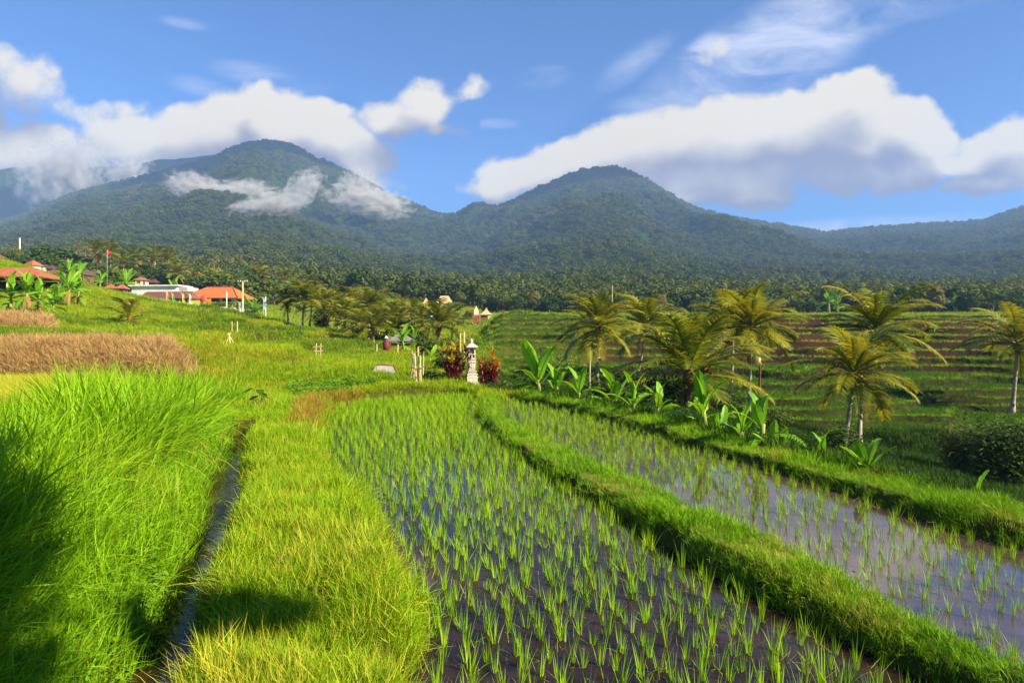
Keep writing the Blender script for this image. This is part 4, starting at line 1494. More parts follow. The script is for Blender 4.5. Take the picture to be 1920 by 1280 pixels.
M['tile_orange'] = tile_mat("orange_roof_tile", (.62, .17, .045), (.50, .12, .035))
M['tile_red'] = tile_mat("red_roof_tile", (.42, .13, .07), (.28, .085, .05))
M['tile_brown'] = tile_mat("brown_roof_tile", (.22, .085, .06), (.13, .055, .045))
M['tile_dark'] = tile_mat("dark_roof_tile", (.085, .05, .048), (.13, .075, .065))


def hip_roof(b, w, d, h, z, ridge=None, flare=0.0, cy=0.0, cx=0.0, thick=.10):
    """hipped roof with a real eaves thickness; ridge along X"""
    r = (w - d) if ridge is None else ridge
    r = max(r, .02)
    lev = [(0, 0), (.35, .25 - flare * .12), (.7, .62 - flare * .10), (1, 1)] if flare else [(0, 0), (1, 1)]
    rings = []
    for t, hh in lev:
        x = (w / 2) * (1 - t) + (r / 2) * t; y = (d / 2) * (1 - t) + .01 * t
        k = len(b.v)
        b.v += [(cx - x, cy - y, z + h * hh), (cx + x, cy - y, z + h * hh), (cx + x, cy + y, z + h * hh), (cx - x, cy + y, z + h * hh)]
        rings.append(k)
    for k0, k1 in zip(rings, rings[1:]):
        for i in range(4):
            j = (i + 1) % 4
            b.f.append((k0 + i, k0 + j, k1 + j, k1 + i))
    k = len(b.v)
    b.v += [(p[0], p[1], p[2] - thick) for p in b.v[rings[0]:rings[0] + 4]]
    for i in range(4):
        j = (i + 1) % 4
        b.f.append((k + i, k + j, rings[0] + j, rings[0] + i))
    b.f.append((k + 3, k + 2, k + 1, k))
    b.f.append(tuple(rings[-1] + i for i in range(4)))


def part(parent, name, mat, fn, smooth=False, label=None, **kw):
    b = MB(); fn(b)
    o = b.build(name, mat, parent, smooth, **kw)
    if label:
        o['label'] = label
    return o


def shrine():
    g = gp(884, 28.3)
    t = empty("stone_shrine", g, .25, "pale carved stone shrine tower standing between two red shrubs", "shrine")
    P = lambda n, f, m='stone', **k: part(t, n, M[m], f, **k)

    def base(b):
        b.box((0, 0, -.05), (.52, .52, .22)); b.box((0, 0, .115), (.47, .47, .11)); b.box((0, 0, .24), (.43, .43, .14)); b.box((0, 0, .335), (.47, .47, .05))
        b.box((0, 0, .40), (.40, .40, .08)); b.box((0, 0, .465), (.44, .44, .05))
    P("base", base)

    def mid(b):
        b.box((0, 0, .52), (.34, .34, .06), taper=.9); b.box((0, 0, .575), (.38, .38, .05)); b.box((0, 0, .65), (.28, .28, .10))
    P("plinth", mid, 'stone_dark')

    def shaft(b):
        b.box((0, 0, .82), (.25, .25, .24))
        for sx in (-1, 1):
            b.box((sx * .07, -.135, .83), (.05, .03, .16)); b.box((sx * .135, 0, .83), (.03, .16, .16))
        b.box((0, -.14, .83), (.05, .03, .20))
        b.box((0, 0, .965), (.32, .32, .05)); b.box((0, 0, 1.03), (.29, .29, .08)); b.box((0, 0, 1.09), (.34, .34, .04))
    P("shaft", shaft)

    def gallery(b):
        b.box((0, 0, 1.125), (.30, .30, .03)); b.box((0, 0, 1.205), (.04, .27, .13))
        for sx in (-1, 1):
            b.box((sx * .125, 0, 1.205), (.04, .27, .13))
        b.box((0, .10, 1.205), (.20, .03, .128)); b.box((0, 0, 1.285), (.31, .31, .03))
    P("gallery", gallery)

    def box_(b):
        for sx in (-1, 1):
            b.box((sx * .115, 0, 1.42), (.05, .27, .24))
            b.box((sx * .075, -.115, 1.50), (.03, .04, .08))
        b.box((0, .115, 1.42), (.18, .04, .24)); b.box((0, 0, 1.55), (.30, .30, .022))
        b.box((0, -.115, 1.525), (.18, .04, .028))
    nb = P("niche", box_)
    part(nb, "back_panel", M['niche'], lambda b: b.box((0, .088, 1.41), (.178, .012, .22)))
    part(nb, "offering", M['stone'], lambda b: (b.lathe([(.045, 1.302), (.05, 1.33), (.03, 1.40), (.012, 1.44)], 10), b.box((.03, -.03, 1.42), (.02, .02, .08))))

    def roof(b):
        b.lathe([(.34, 1.563), (.36, 1.59), (.27, 1.635), (.17, 1.69), (.10, 1.735)], 4, phase=math.pi / 4)
    P("roof", roof)
    P("finial", lambda b: b.lathe([(.05, 1.72), (.075, 1.77), (.05, 1.80), (.075, 1.83), (.06, 1.87), (.015, 1.93)], 10), smooth=False)


shrine()


def pole(name, p0, p1, r, mat, label, cat, group=None, n=7):
    p0, p1 = Vector(p0), Vector(p1)
    b = MB()
    d = p1 - p0
    k = max(2, int(d.length / .35))
    for i in range(k):                                   # nodes of the cane
        a, c = p0 + d * (i / k) - p0, p0 + d * ((i + .97) / k) - p0
        b.tube([a, c], [r, r * .97], n)
        if i:
            b.tube([a - d.normalized() * .015, a + d.normalized() * .015], r * 1.18, n)
    o = b.build(name, M[mat], loc=p0)
    return tag(o, label, cat, group)


def bamboo_stack():
    Y = 26.3
    t = empty("bamboo_bundle", gp(785, Y), 0, "bundle of upright dry bamboo poles tied with cord beside the path to the shrine", "bamboo bundle")
    s = Y / FPX
    for x0, y0, x1, y1, r, dy in ((781, 720, 777, 664, .022, 0), (785, 720, 783, 652, .017, .1), (789, 720, 787, 668, .020, .05), (786, 719, 781, 655, .014, .2), (772, 705, 770, 658, .014, .3),
                                  (769, 705, 773, 664, .013, .25), (792, 700, 793, 661, .013, .2), (779, 712, 788, 672, .012, .15), (775, 708, 776, 690, .012, .1)):
        b = MB()
        b.tube([((x0 - 785) * s, dy, (722 - y0) * s - .1), ((x1 - 785) * s, dy + .05, (722 - y1) * s)], [r * 1.5, r * 1.2], 7)
        b.build("pole", M['bamboo'], t)
    part(t, "cord", M['wood'], lambda b: (b.tube([(-.36, .2, .66), (-.1, -.06, .60), (.1, -.04, .62), (.2, .2, .70)], .018, 5), b.tube([(-.12, -.04, .30), (.06, -.05, .27)], .014, 5)))


bamboo_stack()
for x, top, bot, lab in ((863, 624, 664, "shorter of the two slim pale poles behind the red shrub"), (870, 621, 663, "taller of the two slim pale poles behind the red shrub")):
    p = at(x, bot + 12, 45); p.z = gz(p.x, p.y) - .1
    pole("bamboo_pole", p, at(x, top, 45), .055, 'bamboo', lab, "pole", "pale poles behind the shrine")


def lattice():
    g = gp(597, 44)
    t = empty("trellis", g, .1, "small bamboo trellis of crossed sticks on the middle slope", "trellis")
    for x in (-.17, .12):
        part(t, "upright", M['bamboo'], lambda b: b.tube([(x, 0, -.1), (x + .04, 0, .95)], .034, 6))
    for z in (.42, .70):
        part(t, "rail", M['bamboo'], lambda b: b.tube([(-.32, -.03, z), (.30, -.03, z + .04)], .026, 6))


lattice()


def tripod():
    g = gp(430, 46)
    t = empty("stick_tripod", g, .3, "leaning tripod of dry sticks on the grassy slope", "stick tripod")
    for a in ((-.35, 0), (.45, .1), (.1, -.3)):
        part(t, "leg", M['bamboo'], lambda b: b.tube([(a[0], a[1], -.05), (-a[0] * .25, -a[1] * .3, .95)], .034, 6))


tripod()
for x, lab in ((435, "one of two bare stakes in the grass above the stick tripod"), (445, "thicker bare stake in the grass above the stick tripod")):
    p = gp(x, 52)
    pole("stake", p, p + Vector((0, 0, 1.1)), .03 if x < 440 else .045, 'bamboo', lab, "stake", "stakes above the tripod")
for k, (x0, y0, x1, y1, lab) in enumerate(((84, 615, 150, 634, "upper long bamboo pole lying down the bank by the banana clump"), (86, 620, 128, 637, "lower short bamboo pole lying down the bank by the banana clump"))):
    a = gp(x0, 50, .25); c = gp(x1, 46.5, .18)
    pole("fallen_pole", a, c, .05, 'bamboo', lab, "bamboo pole", "bamboo poles lying on the bank")


def scarecrow():
    g = gp(724, 52)
    t = empty("scarecrow", g, 0, "dark red scarecrow figure with a pale hat standing among the slope palms", "scarecrow")
    part(t, "stake", M['bamboo'], lambda b: b.tube([(0, 0, -.2), (0, 0, 1.1)], .03, 6))
    part(t, "coat", plain("red_cloth", (.20, .03, .03), (.10, .015, .02)), lambda b: b.lathe([(.26, .35), (.24, .7), (.20, .98), (.10, 1.12)], 9), True)
    part(t, "arm", M['wood'], lambda b: b.tube([(-.45, 0, .85), (.45, 0, .92)], .05, 6))
    part(t, "hat", M['dog'], lambda b: b.lathe([(.22, 1.22), (.10, 1.32), (.02, 1.44)], 10), True)
    part(t, "head", M['wood'], lambda b: b.lathe([(.05, 1.10), (.10, 1.17), (.09, 1.26), (.02, 1.3)], 9), True)
    for x in (-.75, .85):
        p = g + Vector((x, .1, -.1))
        pole("stake", p, p + Vector((0.03, 0, .9)), .05, 'bamboo', "weathered stake on the %s of the scarecrow" % ("village side" if x < 0 else "shrine side"), "stake", "stakes beside the scarecrow")


scarecrow()


def hut(loc, w, d, hw, hr, roof, wall, label, cat="house", rz=0, name="house", over=.5, posts=False, flare=0, group=None, windows=(), door=None, ridge=None, lift=0.0, open_front=False, chimney=None):
    t = empty(name, loc, rz, label, cat, group, village=True)
    if posts:
        n = max(2, int(w / 2.4) + 1)
        for i in range(n):
            for sy in (-1, 1):
                x = -w / 2 + .15 + (w - .3) * i / (n - 1)
                part(t, "post", M[wall], lambda b: b.box((x, sy * (d / 2 - .15), hw / 2 - .3), (.24, .24, hw + .6)))
        part(t, "floor", M['grey'], lambda b: b.box((0, 0, -.2), (w + .3, d + .3, .6)))
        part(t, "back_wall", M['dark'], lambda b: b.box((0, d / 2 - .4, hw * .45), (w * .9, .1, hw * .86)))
    else:
        part(t, "wall", M[wall], lambda b: b.box((0, 0, hw / 2 - .5), (w, d, hw + 1.0)))
        for wx, wz, ww, wh in windows:
            f = part(t, "window", M['wood'], lambda b: b.box((wx, -d / 2 - .02, wz), (ww + .16, .06, wh + .16)))
            part(f, "pane", M['dark'], lambda b: b.box((wx, -d / 2 - .06, wz), (ww, .03, wh)))
        if door:
            part(t, "door", M['wood'], lambda b: b.box((door[0], -d / 2 - .03, door[2] / 2), (door[1], .08, door[2])))
    r = part(t, "roof", M[roof], lambda b: hip_roof(b, w + 2 * over, d + 2 * over, hr, hw, ridge, flare))
    if flare or hr > 1.2:
        rr = max((w - d) if ridge is None else ridge, .02)
        part(r, "ridge", M[roof], lambda b: b.box((0, 0, hw + hr + .03), (rr + .25, .18, .14)))
    return t


def on_slope(px, Y, dz=0):
    p = gp(px, Y); p.z += dz
    return p


# the open pavilion with the brown tiled roof
hut(at(36, 556, 78), 7.0, 4.4, 2.1, 1.2, 'tile_red', 'white', "open pavilion with white posts under a weathered brown tiled roof", "pavilion", .12, "pavilion", .55, posts=True)
hut(at(-6, 494, 128), 2.8, 2.4, 1.0, .9, 'tile_brown', 'white', "white house gable cut by the frame edge at the top of the slope", rz=.4, over=.3)
hut(at(62, 505, 124), 1.9, 1.7, .7, 1.0, 'tile_red', 'white', "white-walled hill house with a bright red roof", rz=-.35, windows=((-.4, .3, .3, .3),), over=.3)
hut(at(86, 505, 126), .9, .8, .5, .35, 'tile_dark', 'cream', "tiny cream house beside the red-roofed hill house", rz=.5, over=.15)
hut(at(97, 509, 124), 1.2, 1.2, .5, .7, 'tile_dark', 'wood', "dark low roof between the tiny cream house and the brown-roofed one", rz=.1, over=.2)
hut(at(104, 524, 116), 2.2, 1.9, .95, .85, 'tile_brown', 'cream', "cream hill house under a brown roof above the bananas", rz=.2, windows=((.5, .5, .3, .3),), over=.35)
hut(at(156, 522, 122), 2.4, 2.2, .6, 1.5, 'tile_dark', 'wood', "dark steep-roofed hill house in the trees", rz=-.3, over=.4)
hut(at(177, 519, 126), 1.5, 1.5, .5, 1.0, 'tile_dark', 'wood', "smaller dark-roofed house behind the steep one", rz=.2, over=.3)
for x, lab in ((208, "red pyramid-roofed gazebo nearer the grass edge"), (229, "red pyramid-roofed gazebo nearer the white building")):
    hut(at(x, 550, 116), 1.25, 1.25, .85, .75, 'tile_red', 'wood', lab, "gazebo", .1, "gazebo", .28, posts=True, ridge=.02, group="twin red gazebos")
hut(at(266, 539, 124), 1.8, 1.7, 1.35, .55, 'tile_red', 'cream', "small cream upper house with a red-brown gable and balcony", rz=.25, windows=((-.3, .85, .45, .4),), door=(.6, .35, 1.2), over=.3)
hut(at(287, 538, 130), 1.7, 1.6, .8, 1.25, 'tile_dark', 'wood', "dark pointed roof just behind the cream upper house", rz=.0, ridge=.1, over=.3)


def white_block():
    t = empty("guest_house", at(302, 566, 120), -.08, "long white flat-roofed building above the brown stall roof", "building", village=True)
    part(t, "wall", M['white'], lambda b: b.box((0, 0, .6), (8.2, 4, 4.0)))
    part(t, "roof", M['white'], lambda b: b.box((0, 0, 2.72), (9.0, 4.8, .2)))
    part(t, "annex", M['grey'], lambda b: b.box((4.9, .2, .9), (1.7, 3.6, 3.2)))
    for x, w, h in ((.2, .35, .9), (1.9, .5, .8)):
        f = part(t, "window", M['wood'], lambda b: b.box((x, -2.03, .9), (w + .14, .06, h + .14)))
        part(f, "pane", M['dark'], lambda b: b.box((x, -2.07, .9), (w, .03, h)))
    part(t, "door", M['dark'], lambda b: b.box((3.2, -2.04, .5), (1.2, .08, 1.6)))
    part(t, "arch", M['dark'], lambda b: b.lathe([(.8, -.04), (.8, .04)], 14), loc=(-3.4, -2.03, .2), rot=(R(90), 0, 0))


white_block()
tag(part(None, "garden_wall", M['white'], lambda b: (b.box((0, 0, 0), (3.6, .3, 1.9)), b.box((0, 0, 1.0), (3.8, .42, .12))), loc=afar(at(238, 560, 113)), scale=1.6), "white garden wall on the slope below the red gazebos", "wall")


def stall():
    t = empty("market_stall", at(318, 566, 112), -.12, "row of stalls under one long dark brown roof", "stall", village=True)
    part(t, "roof", M['tile_brown'], lambda b: hip_roof(b, 9.2, 3.0, 1.15, .55, 8.2))
    for i in range(6):
        part(t, "post", M['white'], lambda b: b.box((-4.2 + i * 1.68, -1.2, -.4), (.14, .14, 1.9)))
    part(t, "back_wall", M['cream'], lambda b: b.box((0, 1.1, -.4), (8.8, .15, 1.9)))
    part(t, "counter", M['white'], lambda b: b.box((-2.6, -1.25, -.55), (3.4, .4, .7)))


stall()
M['goods_blue'] = plain("blue_sheet", (.35, .58, .72), None)
M['goods_yellow'] = plain("yellow_sheet", (.72, .62, .05), None)
M['goods_orange'] = plain("orange_cloth", (.75, .28, .03), None)
M['cloth_red'] = plain("red_flag_cloth", (.70, .04, .03), (.55, .03, .03))
M['cloth_green'] = plain("green_cloth", (.08, .40, .14), None)
M['cloth_lime'] = plain("lime_cloth", (.50, .62, .05), None)
M['cloth_sky'] = plain("sky_cloth", (.30, .55, .75), None)
M['cloth_orange'] = plain("orange_banner", (.80, .36, .10), None)
M['cloth_pale'] = plain("pale_banner", (.60, .72, .42), None)


def banner(px, row, Y, h, mat, label):
    """tall feather flag: a bent pole with a tapering cloth"""
    t = empty("banner", at(px, row, Y), 0, label, "banner", "tall banners in front of the stalls", village=True)
    part(t, "pole", M['bamboo'], lambda b: b.tube([(0, 0, -.4), (0, 0, h * .8), (-.12, 0, h), (-.4, 0, h * 1.04)], .035, 6))

    def cloth(b):
        l, r = [], []
        for i in range(8):
            t_ = i / 7
            z = h * (.98 - .86 * t_)
            l.append((.02, .02 * math.sin(i), z)); r.append((.02 + (.12 + .42 * t_) * (1 if i < 7 else .6), .09 * math.sin(i * 1.3), z - .05 * t_))
        b.quad_strip(l, r)
        l2 = [(x, y + .02, z) for x, y, z in l]; r2 = [(x, y + .02, z) for x, y, z in r]
        b.quad_strip(r2, l2)
    part(t, "cloth", M[mat], cloth)


for px, row, h, mat, lab in ((312, 571, 2.2, 'cloth_orange', "orange and white banner, first along the stall roof"), (323, 571, 1.9, 'cloth_green', "green banner in front of the stall roof"),
                             (342, 573, 2.0, 'cloth_lime', "lime banner in front of the stall roof"), (355, 573, 1.9, 'cloth_pale', "pale green banner beside the yellow sheet"),
                             (383, 576, 1.8, 'goods_yellow', "yellow banner beside the red parasol"), (448, 583, 1.5, 'cloth_sky', "light blue banner beside the utility pole"),
                             (494, 584, 2.2, 'cloth_sky', "light blue banner on the pale pole at the field edge")):
    banner(px, row, 108, h, mat, lab)


def parasol():
    t = empty("parasol", at(381, 574, 107), 0, "closed red parasol in front of the orange-roofed restaurant", "parasol", village=True)
    part(t, "pole", M['white'], lambda b: b.tube([(0, 0, -.4), (0, 0, 1.9)], .03, 6))
    part(t, "canopy", M['cloth_red'], lambda b: b.lathe([(.36, .75), (.38, 1.1), (.28, 1.5), (.03, 1.9)], 10), True)


parasol()


def awning(px, row, w, mat, label, h=.8):
    t = empty("awning", at(px, row, 108.5), -.1, label, "awning", "coloured sheets along the stalls", village=True)
    part(t, "sheet", M[mat], lambda b: b.box((0, 0, .35), (w, .08, h)))
    for sx in (-1, 1):
        part(t, "post", M['wood'], lambda b: b.box((sx * w * .46, .1, -.1), (.08, .08, 1.3)))


awning(293, 566, 3.2, 'goods_blue', "pale blue sheet along the first stalls", .45)
awning(367, 571, 2.2, 'goods_yellow', "bright yellow sheet over the last stall", .65)
awning(389, 572, 1.1, 'goods_orange', "orange cloth hanging beside the red parasol", 1.3)
M['shirt'] = plain("white_goods", (.78, .76, .72), (.55, .50, .48), 3)
for i, (px, row, lab) in enumerate(((325, 574, "white draped table before the green banner"), (345, 575, "white draped table before the lime banner"), (364, 578, "white draped table under the yellow sheet"), (384, 579, "white draped table before the red parasol"))):
    t = empty("stall_table", at(px, row, 107), 0, lab, "table", "white tables along the stalls", village=True)
    part(t, "cloth", M['shirt'], lambda b: b.box((0, 0, .18), (1.3, .8, .62), taper=.9))
    part(t, "crate", M['goods_orange' if i % 2 else 'wood'], lambda b: b.box((.2, 0, .58), (.4, .3, .16)))


def restaurant():
    Y = 118
    t = empty("restaurant", at(413, 580, Y), -.10, "open restaurant with a big bright orange hipped tile roof", "restaurant", village=True)
    t.scale = (1.36, 1.36, 1.36)
    part(t, "floor", M['grey'], lambda b: b.box((0, 0, -.5), (9.6, 6.4, 1.0)))
    part(t, "lower_wall", M['cream'], lambda b: b.box((0, -3.25, -.3), (9.4, .14, 1.2)))
    for i, x in enumerate((-4.4, -2.5, -.4, 1.8, 4.2, 4.7)):
        part(t, "column", M['cream'], lambda b: b.box((x, -3.0, 1.2), (.36 if i < 5 else .30, .36, 2.5)))
    for x in (-4.4, -1, 2, 4.6):
        part(t, "column", M['cream'], lambda b: b.box((x, 3.0, 1.2), (.36, .36, 2.5)))
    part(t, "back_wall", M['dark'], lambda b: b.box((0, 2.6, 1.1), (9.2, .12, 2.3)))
    part(t, "railing", M['wood'], lambda b: (b.box((0, -3.05, .75), (9.2, .08, .07)), b.box((0, -3.05, .5), (9.2, .05, .05))))
    part(t, "screen", M['white'], lambda b: b.box((1.6, -2.7, 1.5), (2.6, .06, .10)))
    r = part(t, "roof", M['tile_orange'], lambda b: hip_roof(b, 11.8, 8.4, 2.35, 2.15, 5.4))
    part(r, "ridge", M['tile_red'], lambda b: (b.tube([(-2.75, 0, 4.55), (2.75, 0, 4.55)], .12, 6), b.tube([(-2.7, 0, 4.53), (-5.9, -4.2, 2.2)], .10, 6), b.tube([(2.7, 0, 4.53), (5.9, -4.2, 2.2)], .10, 6)))
    h = empty("hedge", at(425, 577, 113), -.1, "clipped yellow-green hedge in front of the restaurant", "hedge", village=True)
    lm = MB()
    r_ = random.Random(3)
    for _ in range(1500):
        c = Vector((r_.uniform(-4.4, 4.6), r_.uniform(-.4, .4), r_.uniform(0, .95)))
        a = r_.uniform(0, 6.28); s = .16
        d = Vector((math.cos(a), math.sin(a), r_.uniform(-.6, .6))) * s; q = Vector((-math.sin(a), math.cos(a), r_.uniform(-.6, .6))) * s * .6
        lm.face([c - d, c - q, c + d, c + q])
    lm.build("foliage", M['edge'], h)
    part(h, "stem", M['wood'], lambda b: [b.box((x, 0, -.3), (.08, .08, 1.0)) for x in (-4, -2, 0, 2, 4)])
    part(None, "terrace_wall", M['white'], lambda b: (b.box((0, 0, 0), (2.8, .25, 1.0)), [b.box((-1.1 + k * .55, -.14, -.05), (.22, .05, .7)) for k in range(5)]), loc=afar(at(409, 581, 110)), scale=1.6)
    tag(bpy.data.objects["terrace_wall"], "low white balustrade wall below the hedge", "wall")
    return t


restaurant()
hut(at(358, 548, 132), 2.2, 2, .9, 1.2, 'tile_dark', 'wood', "dark roof among the trees behind the restaurant", rz=.2)


def utility_pole():
    g = gp(455, 100)
    t = empty("utility_pole", g, .1, "pale concrete utility pole with a crossarm at the ploughed field", "utility pole")
    top = at(455, 527, 100).z - g.z
    part(t, "pole", M['bamboo'], lambda b: b.tube([(0, 0, -.3), (0, 0, top)], [.17, .11], 8))
    c = part(t, "crossarm", M['wood'], lambda b: b.box((0, 0, top - .12), (1.5, .12, .12)))
    for x in (-.65, -.3, .3, .65):
        part(c, "insulator", M['white'], lambda b: b.lathe([(.05, top - .06), (.06, top + .02), (.03, top + .12)], 8, c=(x, 0, 0)))


utility_pole()
for px, y0, y1, Y, r, mat, lab in ((425, 586, 547, 112, .09, 'white', "plain white post before the restaurant hedge"), (498, 590, 556, 110, .08, 'white', "plain white pole beside the field-edge banner"),
                                   (37, 500, 446, 140, .14, 'white', "slim white mast rising above the hill trees"), (1148, 625, 535, 125, .07, 'bamboo', "thin dark-topped pole behind the tall palms")):
    a = afar(at(px, y0, Y)); a.z = min(a.z, gz(a.x, a.y)) - .2
    pole("mast" if y1 == 446 else "post", a, afar(at(px, y1, Y)), r * 1.6, mat, lab, "post")


def red_flag():
    c = afar(at(201, 474, 125))
    g = Vector((c.x, c.y, gz(c.x, c.y)))
    t = empty("flag", g, 0, "red flag flying among the palm crowns above the village", "flag")
    h = c.z - g.z
    part(t, "pole", M['bamboo'], lambda b: b.tube([(0, 0, -.2), (0, 0, h + 1.0)], .05, 6))

    def cl(b):
        for dy in (0, .02):
            l = [(.03 + .03 * i, .05 * math.sin(i) + dy, h + .95 - i * .28) for i in range(8)]
            r = [(.75 + .12 * math.sin(i * 1.1), .18 * math.sin(i * .9) + dy, h + .75 - i * .27) for i in range(8)]
            b.quad_strip(l, r) if dy == 0 else b.quad_strip(r, l)
    part(t, "cloth", M['cloth_red'], cl)


red_flag()


# thatched villa and small houses behind the middle palms
def villa():
    t = empty("thatched_villa", at(826, 590, 128), .05, "thatched villa with two pointed straw roofs above the middle palms", "villa", village=True)
    part(t, "wall", M['cream'], lambda b: b.box((.6, 0, .6), (4.6, 3.4, 2.4)))
    part(t, "side_wall", M['wood'], lambda b: b.box((-2.6, 0, .6), (1.6, 2.2, 2.4)))
    part(t, "roof", M['thatch'], lambda b: hip_roof(b, 6.2, 5.0, 2.4, 1.15, 1.5, flare=1, cx=.75))
    part(t, "side_roof", M['thatch'], lambda b: hip_roof(b, 2.7, 3.2, 1.9, 1.25, .15, flare=1, cx=-2.7))
    for x in (-.6, 1.2):
        f = part(t, "window", M['wood'], lambda b: b.box((x, -1.72, .6), (.9, .06, 1.0)))
        part(f, "pane", M['dark'], lambda b: b.box((x, -1.76, .6), (.75, .03, .85)))


villa()
hut(at(912, 602, 124), 1.9, 1.7, 1.2, 1.1, 'thatch', 'tile_red', "small red hut with a pointed straw roof on the far terrace top", "hut", 0, "hut", .35, flare=1, ridge=.1, door=(.4, .6, 1.3))
part(None, "courtyard_wall", M['white'], lambda b: (b.box((0, 0, 0), (1.7, .3, .9)), b.box((0, 0, .5), (1.85, .4, .1))), loc=afar(at(924, 598, 120)), scale=1.6)
tag(bpy.data.objects["courtyard_wall"], "short cream courtyard wall beside the small red hut", "wall")
hut(at(980, 601, 124), 1.9, 1.7, 1.1, .75, 'tin', 'wood', "tiny open field hut with a grey roof on the far terraces", "field hut", 0, "field_hut", .35, posts=True, ridge=.1)


def gate_tower(px, row, Y, label):
    t = empty("temple_gate", at(px, row, Y), 0, label, "gate", village=True)
    part(t, "base", M['tile_red'], lambda b: (b.box((0, 0, 0), (1.3, .9, 1.2)), b.box((0, 0, .66), (1.1, .8, .14))))
    part(t, "tower", M['cream'], lambda b: (b.box((0, 0, 1.15), (.8, .6, .84)), b.box((0, 0, 1.65), (.62, .5, .2)), b.box((0, 0, 1.9), (.44, .4, .3)), b.box((0, 0, 2.2), (.22, .22, .35), taper=.3)))


gate_tower(893, 598, 122, "small stepped temple gate between the villa and the red hut")
hut(gp(752, 60, .0), 1.7, 1.6, 1.0, .7, 'tin', 'wood', "little hut with a dark grey roof behind the slope palms", "hut", .15, "hut", .35)


def shed():
    g = gp(720, 29.5, -.38)
    t = empty("tin_shed", g, .05, "low shed with a pale sagging tin roof half sunk in the grass", "shed")
    part(t, "wall", M['wood'], lambda b: b.box((0, 0, .1), (.85, .8, .5)))

    def slope(b):
        for z in (0, -.03):
            b.face([(-.45, -.55, .34 + z), (.62, -.55, .30 + z), (.40, .0, .64 + z), (-.35, .0, .66 + z)])
            b.face([(-.35, .0, .66 + z), (.40, .0, .64 + z), (.5, .6, .30 + z), (-.45, .6, .34 + z)])
    part(t, "roof", M['tinpale'], slope)
    part(t, "ridge", M['wood'], lambda b: b.tube([(-.38, 0, .67), (-.1, 0, .70), (.42, 0, .65), (.66, -.56, .31)], .03, 6))


shed()

# ------------------------------------------------------------------ broad-leaved trees, bushes, forest
M['leaf_dark'] = leaf_mat("dark_leaf", (.022, .060, .010), (.060, .105, .014), .25, patch_scale=.5, vary=.8)
M['leaf_mid'] = leaf_mat("green_leaf", (.045, .095, .010), (.12, .15, .016), .28, patch_scale=.5, vary=.8)
M['leaf_olive'] = leaf_mat("olive_leaf", (.10, .11, .016), (.20, .17, .03), .25, patch_scale=.5, vary=.8)
M['leaf_rust'] = leaf_mat("sparse_brown_leaf", (.20, .13, .06), (.12, .10, .04), .2, patch_scale=.5, vary=.8)
M['leaf_forest'] = leaf_mat("forest_leaf", (.016, .042, .007), (.080, .105, .014), .2, patch=(.16, .13, .025), patch_scale=.008, vary=1.0)
M['frond_far'] = leaf_mat("forest_frond", (.045, .085, .010), (.13, .15, .018), .25, patch_scale=.05, vary=.8)
M['bark'] = plain("tree_bark", (.22, .17, .12), (.12, .09, .065), 3, .95, .1, .5, 12)


def leaf_cards(b, r, c, rad, n, size, squash=.8):
    for _ in range(n):
        v = Vector((r.gauss(0, 1), r.gauss(0, 1), r.gauss(0, 1))).normalized() * rad * (r.random() ** .35)
        v.z *= squash
        p = Vector(c) + v
        nrm = (v.normalized() + Vector((r.gauss(0, .6), r.gauss(0, .6), r.gauss(.3, .6)))).normalized()
        a = nrm.orthogonal().normalized(); a = Matrix.Rotation(r.uniform(0, 6.28), 3, nrm) @ a
        q = nrm.cross(a)
        s = size * r.uniform(.6, 1.3)
        b.face([p - a * s, p - q * s * .55, p + a * s + nrm * s * .2, p + q * s * .55])


def tree_meshes(seed, kind):
    """unit-height tree: (trunk mesh, crown mesh)"""
    r = random.Random(seed)
    t, c = MB(), MB()
    round_ = kind == 'round'; tall = kind == 'tall'; flat = kind == 'flat'; sparse = kind == 'sparse'
    h0 = .38 if not tall else .3
    t.tube([(0, 0, -.05), (r.uniform(-.02, .02), r.uniform(-.02, .02), h0 * .6), (r.uniform(-.03, .03), 0, h0), (r.uniform(-.04, .04), 0, .7)], [.035, .026, .022, .010], 7)
    nl = {'round': 11, 'tall': 9, 'flat': 10, 'sparse': 9, 'wide': 14}[kind]
    for i in range(nl):
        a = i * 2.4 + r.uniform(-.4, .4)
        u = (i + .5) / nl
        if tall:
            z, q, lr = .35 + .58 * u, .13 * (1 - .5 * u), .13 * (1.15 - .5 * u)
        elif flat:
            z, q, lr = .66 + .24 * r.random(), .38 * math.sqrt(u), .14
        elif sparse:
            z, q, lr = .42 + .5 * u, .24 * (1 - .4 * u), .10
        elif kind == 'wide':
            z, q, lr = .34 + .50 * r.random(), .36 * math.sqrt(u), .17
        else:
            z, q, lr = .48 + .40 * u, .24 * math.sin(math.pi * (u * .75 + .2)), .17
        p = Vector((q * math.cos(a), q * math.sin(a), z))
        t.tube([(0, 0, h0 * r.uniform(.7, 1.1)), p * .6 + Vector((0, 0, h0 * .35)), p], [.014, .009, .004], 5)
        leaf_cards(c, r, p, lr * r.uniform(.8, 1.2), 34 if sparse else 120, .040 if not sparse else .03, .75 if not flat else .45)
    return t, c


def tree_kind(name, seed, kind, leaf):
    t, c = tree_meshes(seed, kind)
    return (t.mesh(name + "_trunk", M['bark'], True), c.mesh(name + "_crown", M[leaf]))


